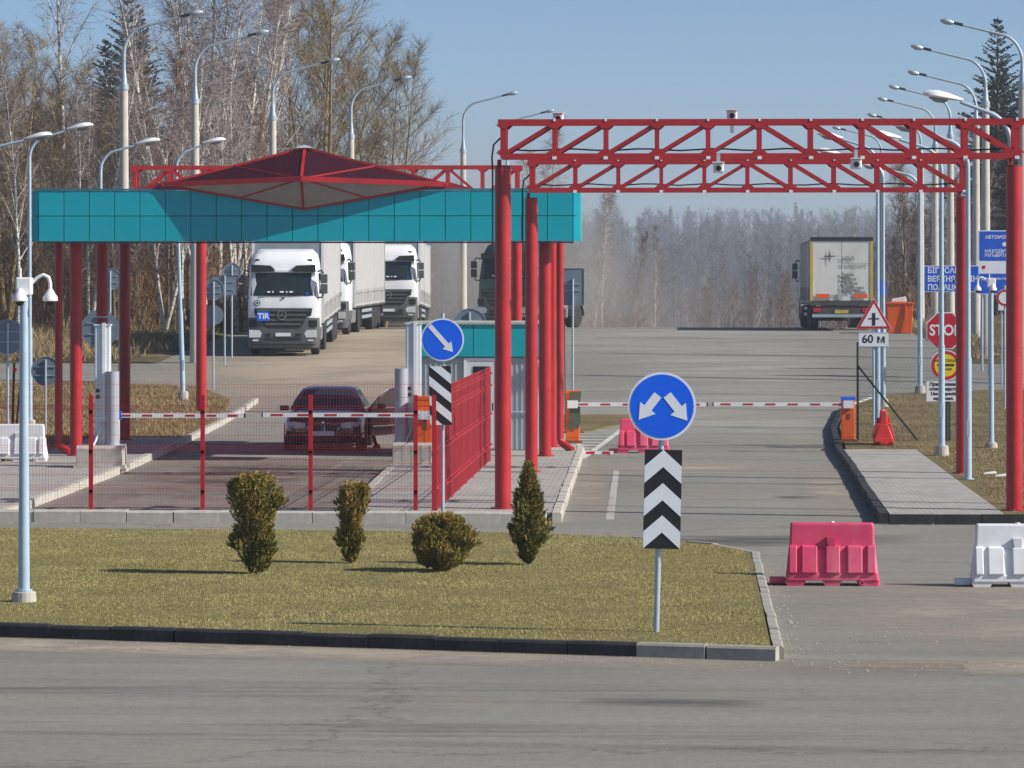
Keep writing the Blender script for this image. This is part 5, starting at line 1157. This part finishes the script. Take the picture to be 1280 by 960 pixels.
# ---------------------------------------------------------------- the dark saloon
xc, yc = W(404, 93.0); car = thing('parked_car', 'dark saloon car with its driver door open at the boom', 'car', (xc, yc, 0), R(1.5))
secs = [(0,.72,.28,.68,.73),(.05,.80,.22,.75,.80),(.22,.89,.20,.82,.87),(.6,.935,.20,.86,.93),(1.2,.95,.21,.89,.98),(1.6,.95,.22,.90,1.0),(3.9,.95,.22,.95,1.02),(4.6,.93,.25,.95,1.06),(5.0,.86,.32,.9,1.04),(5.07,.8,.4,.85,.98)]
rings = []
for y, w_, b_, sh, dk in secs:
    h_ = [(0,b_),(w_*.88,b_),(w_,b_+.12),(w_,(b_+sh)/2),(w_*.985,sh-.10),(w_*.93,sh),(w_*.62,dk),(0,dk+.02)]
    rings.append([(x,y,z) for x, z in h_] + [(-x,y,z) for x, z in reversed(h_[1:-1])])
body = part('body', MB().loft(rings), M['carpaint'], car, True)
def gring(y0, y1, hw, z): return [(-hw,y0+.06,z),(-hw*.6,y0,z),(hw*.6,y0,z),(hw,y0+.06,z),(hw,y1-.1,z),(hw*.7,y1,z),(-hw*.7,y1,z),(-hw,y1-.1,z)]
part('roof', MB().loft([gring(1.48,4.5,.89,.94),gring(1.90,4.15,.77,1.2),gring(2.30,3.75,.63,1.42),gring(2.65,3.4,.5,1.475)]), M['carpaint'], car, True)
part('windscreen', MB().add([(-.74,1.545,1.0),(-.4,1.50,1.0),(.4,1.50,1.0),(.74,1.545,1.0),(-.56,2.235,1.40),(-.32,2.195,1.40),(.32,2.195,1.40),(.56,2.235,1.40)],[(0,1,5,4),(1,2,6,5),(2,3,7,6)]), M['winglass'], car, True)
for sg in (-1, 1):
    part('side_window', MB().add([(sg*.882,1.95,1.0),(sg*.882,4.0,1.0),(sg*.665,3.6,1.38),(sg*.665,2.45,1.38)],[(0,1,2,3)]), M['winglass'], car)
    k = part('kidney_grille', MB().prism([(sg*.04,.44),(sg*.04,.62),(sg*.10,.66),(sg*.33,.63),(sg*.36,.56),(sg*.30,.44)], -.02, .10, 'y'), M['cartrim'], car)
    part('grille_rim', MB().tube([(sg*a, -.022, z) for a, z in ((.04,.44),(.04,.62),(.10,.66),(.33,.63),(.36,.56),(.30,.44),(.04,.44))], .011, 6), M['chrome'], k, True)
    part('headlight', MB().add([(sg*.42,-.012,.68),(sg*.42,-.012,.57),(sg*.66,-.010,.55),(sg*.83,.045,.62),(sg*.885,.16,.73),(sg*.66,-.008,.71)],[(0,1,2,5),(5,2,3,4)]), M['lens'], car)
    part('fog_intake', MB().bb(*sorted((sg*.48,sg*.74)), .0,.12,.30,.40), M['cartrim'], car)
    for y in (.95, 4.0): wheel(car, sg*.84, y, .345, .25, sg)
    part('headlight_ring', MB().ring((sg*.58,.63),.035,.05,-.022,-.013,16), M['chrome'], car)
part('lower_intake', MB().bb(-.42,.42,-.008,.1,.26,.36), M['cartrim'], car); part('number_plate', MB().bb(-.26,.26,-.035,-.015,.38,.49), M['plate'], car)
part('bonnet_badge', MB().disc((0,.69),.035,-.01,.04,16), M['chrome'], car)
part('mirror', MB().loft([[(-1.0+xx*.0-dx, 1.78+dy, .98+dz) for dy, dz in ((-.07,-.06),(.07,-.06),(.07,.06),(-.07,.06))] for dx, xx in ((-.08,0),(.14,0))]), M['carpaint'], car, bevel=.02)
part('doorway', MB().bb(.935,.962,1.75,2.85,.34,.97), M['cartrim'], car)
door = part('open_door', MB().prism([(0,.32),(1.08,.34),(1.13,.55),(1.12,.96),(.02,.98)], -.05, .05, 'x'), M['carpaint'], car, bevel=.015)
door.location = (.99, 1.68, 0); door.rotation_euler = (0, 0, R(-38))
part('window_frame', MB().tube([(0,.02,.98),(0,.35,1.22),(0,.70,1.38),(0,1.0,1.42),(0,1.10,1.0)], .028, 8), M['carpaint'], door, True); part('chrome_strip', MB().tube([(-.035,.06,.985),(-.035,.38,1.24),(-.035,.72,1.405),(-.035,1.0,1.445)], .010, 6), M['chrome'], door)
part('window_glass', MB().add([(0,.08,.98),(0,1.08,.98),(0,1.0,1.40),(0,.70,1.36),(0,.36,1.21)],[(0,1,2,3,4)]), M['carglass'], door)
part('mirror', MB().bb(.04,.24,.22,.34,.95,1.08), M['carpaint'], door, bevel=.03); part('handle', MB().bar((.06,.85,.86),(.06,1.02,.86),.03), M['chrome'], door); part('rubbing_strip', MB().bar((.056,.06,.55),(.056,1.08,.56),.015,.03), M['chrome'], door)
# the driver, stepping out
def person():
    J = {'pel':(.44,2.60,.52),'sp':(.45,2.66,.80),'ch':(.46,2.66,1.02),'nk':(.47,2.62,1.16),'hd':(.47,2.58,1.27),'ht':(.47,2.57,1.36),
         'lh':(.54,2.56,.50),'lk':(.99,2.40,.50),'la':(1.10,2.50,.10),'lt':(1.20,2.30,.045),'rh':(.36,2.56,.50),'rk':(.36,2.12,.58),'ra':(.38,1.85,.30),'rt':(.38,1.68,.26),
         'ls':(.64,2.64,1.05),'le':(.72,2.45,.85),'lw':(.68,2.22,.90),'rs':(.28,2.64,1.05),'re':(.24,2.42,.86),'rw':(.36,2.20,.90)}
    E = [('pel','sp'),('sp','ch'),('ch','nk'),('nk','hd'),('hd','ht'),('pel','lh'),('lh','lk'),('lk','la'),('la','lt'),('pel','rh'),('rh','rk'),('rk','ra'),('ra','rt'),('ch','ls'),('ls','le'),('le','lw'),('ch','rs'),('rs','re'),('re','rw')]
    rad = dict(pel=.15,sp=.14,ch=.15,nk=.055,hd=.085,ht=.07,lh=.085,lk=.062,la=.045,lt=.04,rh=.085,rk=.062,ra=.045,rt=.04,ls=.07,le=.048,lw=.035,rs=.07,re=.048,rw=.035)
    ks = list(J); me = bpy.data.meshes.new('person'); me.from_pydata([J[k] for k in ks], [(ks.index(a), ks.index(b)) for a, b in E], [])
    o = bpy.data.objects.new('person', me); COL.objects.link(o); me.materials.append(M['cloth'])
    o.modifiers.new('skin', 'SKIN'); o.modifiers.new('sub', 'SUBSURF').levels = 1
    sv = me.skin_vertices[0].data if me.skin_vertices else None
    if sv:
        for i, k in enumerate(ks): sv[i].radius = (rad[k], rad[k])
        sv[0].use_root = True
    o.modifiers['sub'].render_levels = 1
    o.location = (xc, yc, 0); o.rotation_euler = (0,0,R(1.5)); tag(o, 'person in dark clothes stepping one foot out of the dark car', 'person')
    part('shoe', MB().loft([[(1.07+u,2.50+v,.0) for u, v in ((-.05,.05),(.05,.08),(.17,-.22),(.08,-.27))],[(1.07+u,2.50+v,.07) for u, v in ((-.05,.05),(.05,.08),(.16,-.20),(.08,-.25))]]), M['rust'], o, bevel=.02)
import bmesh as _b
person()
for o in [bpy.data.objects['person']]:
    me = o.data
    if not me.skin_vertices:
        bm = _b.new(); bm.from_mesh(me); lay = bm.verts.layers.skin.verify(); bm.verts.ensure_lookup_table()
        rl = [.15,.14,.15,.055,.085,.07,.085,.062,.045,.04,.085,.062,.045,.04,.07,.048,.035,.07,.048,.035]
        for i, v in enumerate(bm.verts): v[lay].radius = (rl[i], rl[i]); v[lay].use_root = (i == 0)
        bm.to_mesh(me); bm.free()

# ---------------------------------------------------------------- clipped thujas on the lawn
def thuja(px, py, label, shape, H, Rm, n, seed, lean=(0,0), lobes=()):
    x, y, z = G(px, py, .125); rs = random.Random(seed); o = thing('thuja_shrub', label, 'shrub', (x, y, z), 0, 'clipped thujas on the lawn'); tb = TB()
    ph = [rs.uniform(0,6.28) for _ in range(6)]
    def surf(t, a, f):
        r = Rm*shape(t)*(1+.20*math.sin(3*a+ph[0]+t*7)+.15*math.sin(5*a+ph[1]-t*11)+.10*math.sin(2*a+ph[2]+t*17))
        return Vector((math.cos(a)*r*f + lean[0]*t*t, math.sin(a)*r*f + lean[1]*t, H*t*.95+.01))
    per = 26
    for c in range(n//per):
        t = rs.random()**.95; a = rs.uniform(0, 2*math.pi); p0 = surf(t, a, rs.random()**.42)
        for (lt, la, lr, ls) in lobes:
            if rs.random() < ls: p0 = Vector((math.cos(la)*Rm*.9, math.sin(la)*Rm*.9, H*lt)) + Vector((rs.gauss(0,1), rs.gauss(0,1), rs.gauss(0,1.3))).normalized()*lr*rs.random()**.4
        out = Vector((p0.x-lean[0]*t*t, p0.y, 0)); out = out.normalized() if out.length > 1e-4 else Vector((0,0,0))
        ax = (out*rs.uniform(.1,.6) + Vector((rs.uniform(-.3,.3), rs.uniform(-.3,.3), rs.uniform(.4,1.1)))).normalized(); sd = ax.cross(Vector((rs.uniform(-1,1),rs.uniform(-1,1),rs.uniform(-1,1)))).normalized(); L = rs.uniform(.04,.10)
        for k in range(per):   # one flat spray: side shoots off a short axis
            u = rs.random(); q = p0 + ax*L*u; s_ = rs.choice((-1,1)); d = (ax*rs.uniform(.5,1.1) + sd*s_*rs.uniform(.3,1) + Vector((rs.uniform(-.25,.25), rs.uniform(-.25,.25), rs.uniform(-.1,.25)))).normalized()
            tb.twig(q, q + d*rs.uniform(.018,.05)*(1.2-.6*u), rs.uniform(.006,.014))
    link('foliage', tb.mesh('foliage'), M['thuja'], o)
    st = TB(); st.tube([(0,0,-.05),(lean[0]*.2,0,H*.4),(lean[0]*.8,lean[1],H*.85)], [.022,.016,.006], 6)
    for k in range(14):
        t = rs.uniform(.05,.8); a = rs.uniform(0,6.28); p = Vector((lean[0]*t*t,0,H*t)); st.tube([p, p+Vector((math.cos(a)*Rm*.5*shape(t), math.sin(a)*Rm*.5*shape(t), .12*H))], [.008,.004], 4)
    link('stem', st.mesh('stem'), M['bark'], o); return o
irr = lambda t: max(.12, (.35+2.2*t)*(t < .28) + (t >= .28)*(1.0-.18*math.sin((t-.28)*9)-.38*max(0,t-.75)/.25*.9))
col_ = lambda t: max(.15, (.3+2.4*t)*(t < .28) + (t >= .28)*(1-.25*math.sin((t-.28)*8)-.3*max(0,t-.8)/.2))
ball = lambda t: math.sqrt(max(.02, 1-((t-.52)/.53)**2))
cone = lambda t: max(.03, min(1, .12+2.9*t) * (1-max(0,t-.30)/.72)**.8)
thuja(320, 717, 'ragged brown-topped thuja, the largest on the lawn at left', irr, 1.30, .265, 80000, 3, (-.02,0), ((.72,.2,.10,.07),(.30,3.3,.10,.06),(.82,2.9,.13,.08)))
thuja(438, 704, 'narrow leaning thuja second from left on the lawn', col_, 1.07, .17, 48000, 4, (.05,0), ((.88,.3,.09,.08),))
thuja(553, 714, 'round yellow-green thuja ball on the lawn', ball, .72, .36, 85000, 5)
thuja(661, 706, 'pointed flame-shaped green thuja on the lawn', cone, 1.36, .255, 65000, 6, (.0,0))

# ---------------------------------------------------------------- dust and haze
def volume(name, col, dens):
    m = bpy.data.materials.new(name); m.use_nodes = True; nt = m.node_tree; nt.nodes.clear()
    v = nt.nodes.new('ShaderNodeVolumePrincipled'); v.inputs['Color'].default_value = (*col, 1); v.inputs['Density'].default_value = dens; v.inputs['Anisotropy'].default_value = .2
    ou = nt.nodes.new('ShaderNodeOutputMaterial'); nt.links.new(v.outputs[0], ou.inputs['Volume']); return m
def dust(x, y, z, rx, ry, rz_, dens, label, col=(.86,.80,.72)):
    mb = MB(); mb.loft([[(rx*math.sin(f)*math.cos(a), ry*math.sin(f)*math.sin(a), -rz_*math.cos(f)) for a in [2*math.pi*k/24 for k in range(24)]] for f in [math.pi*(j+.2)/12.4 for j in range(13)]])
    o = link('dust_cloud', mb.mesh('dust_cloud', True), volume('dust', col, dens)); o['kind'] = 'stuff'; o.location = (x, y, z); tag(o, label, 'dust')
for px_, D_, z_, rx, ry, rz_, dn, lb in ((690,205,3.4,6.0,14,4.4,.030,'pale dust thrown up behind the green tractor unit'),(610,200,5.0,7.5,10,6.0,.026,'dust hanging behind the booth roof'),(775,226,2.0,9.0,16,3.4,.016,'thin dust drifting over the crest of the road')):
    for k, (f, w) in enumerate(((.45,.25),(.65,.22),(.85,.2),(1.05,.18),(1.3,.15))):
        dust(*W(px_-14*k+(10 if k % 2 else 0), D_+1.5*k), z_+.25*k, rx*f, ry*f, rz_*f, dn*w*1.25, lb+(', core',', inner veil',', middle veil',', outer veil',', faint fringe')[k])
dust(-20, 640, 0, 420, 330, 34, .0007, 'blue grey smoky mist lying in the valley below the far hill', (.80,.89,1.0))
hb = MB().bb(-2600, 2600, -420, 2600, -12, 36)
hz_ = link('haze', hb.mesh('haze'), volume('haze', (.86,.93,1.0), .00036)); hz_['kind'] = 'stuff'; tag(hz_, 'thin blue spring haze over the valley', 'haze')
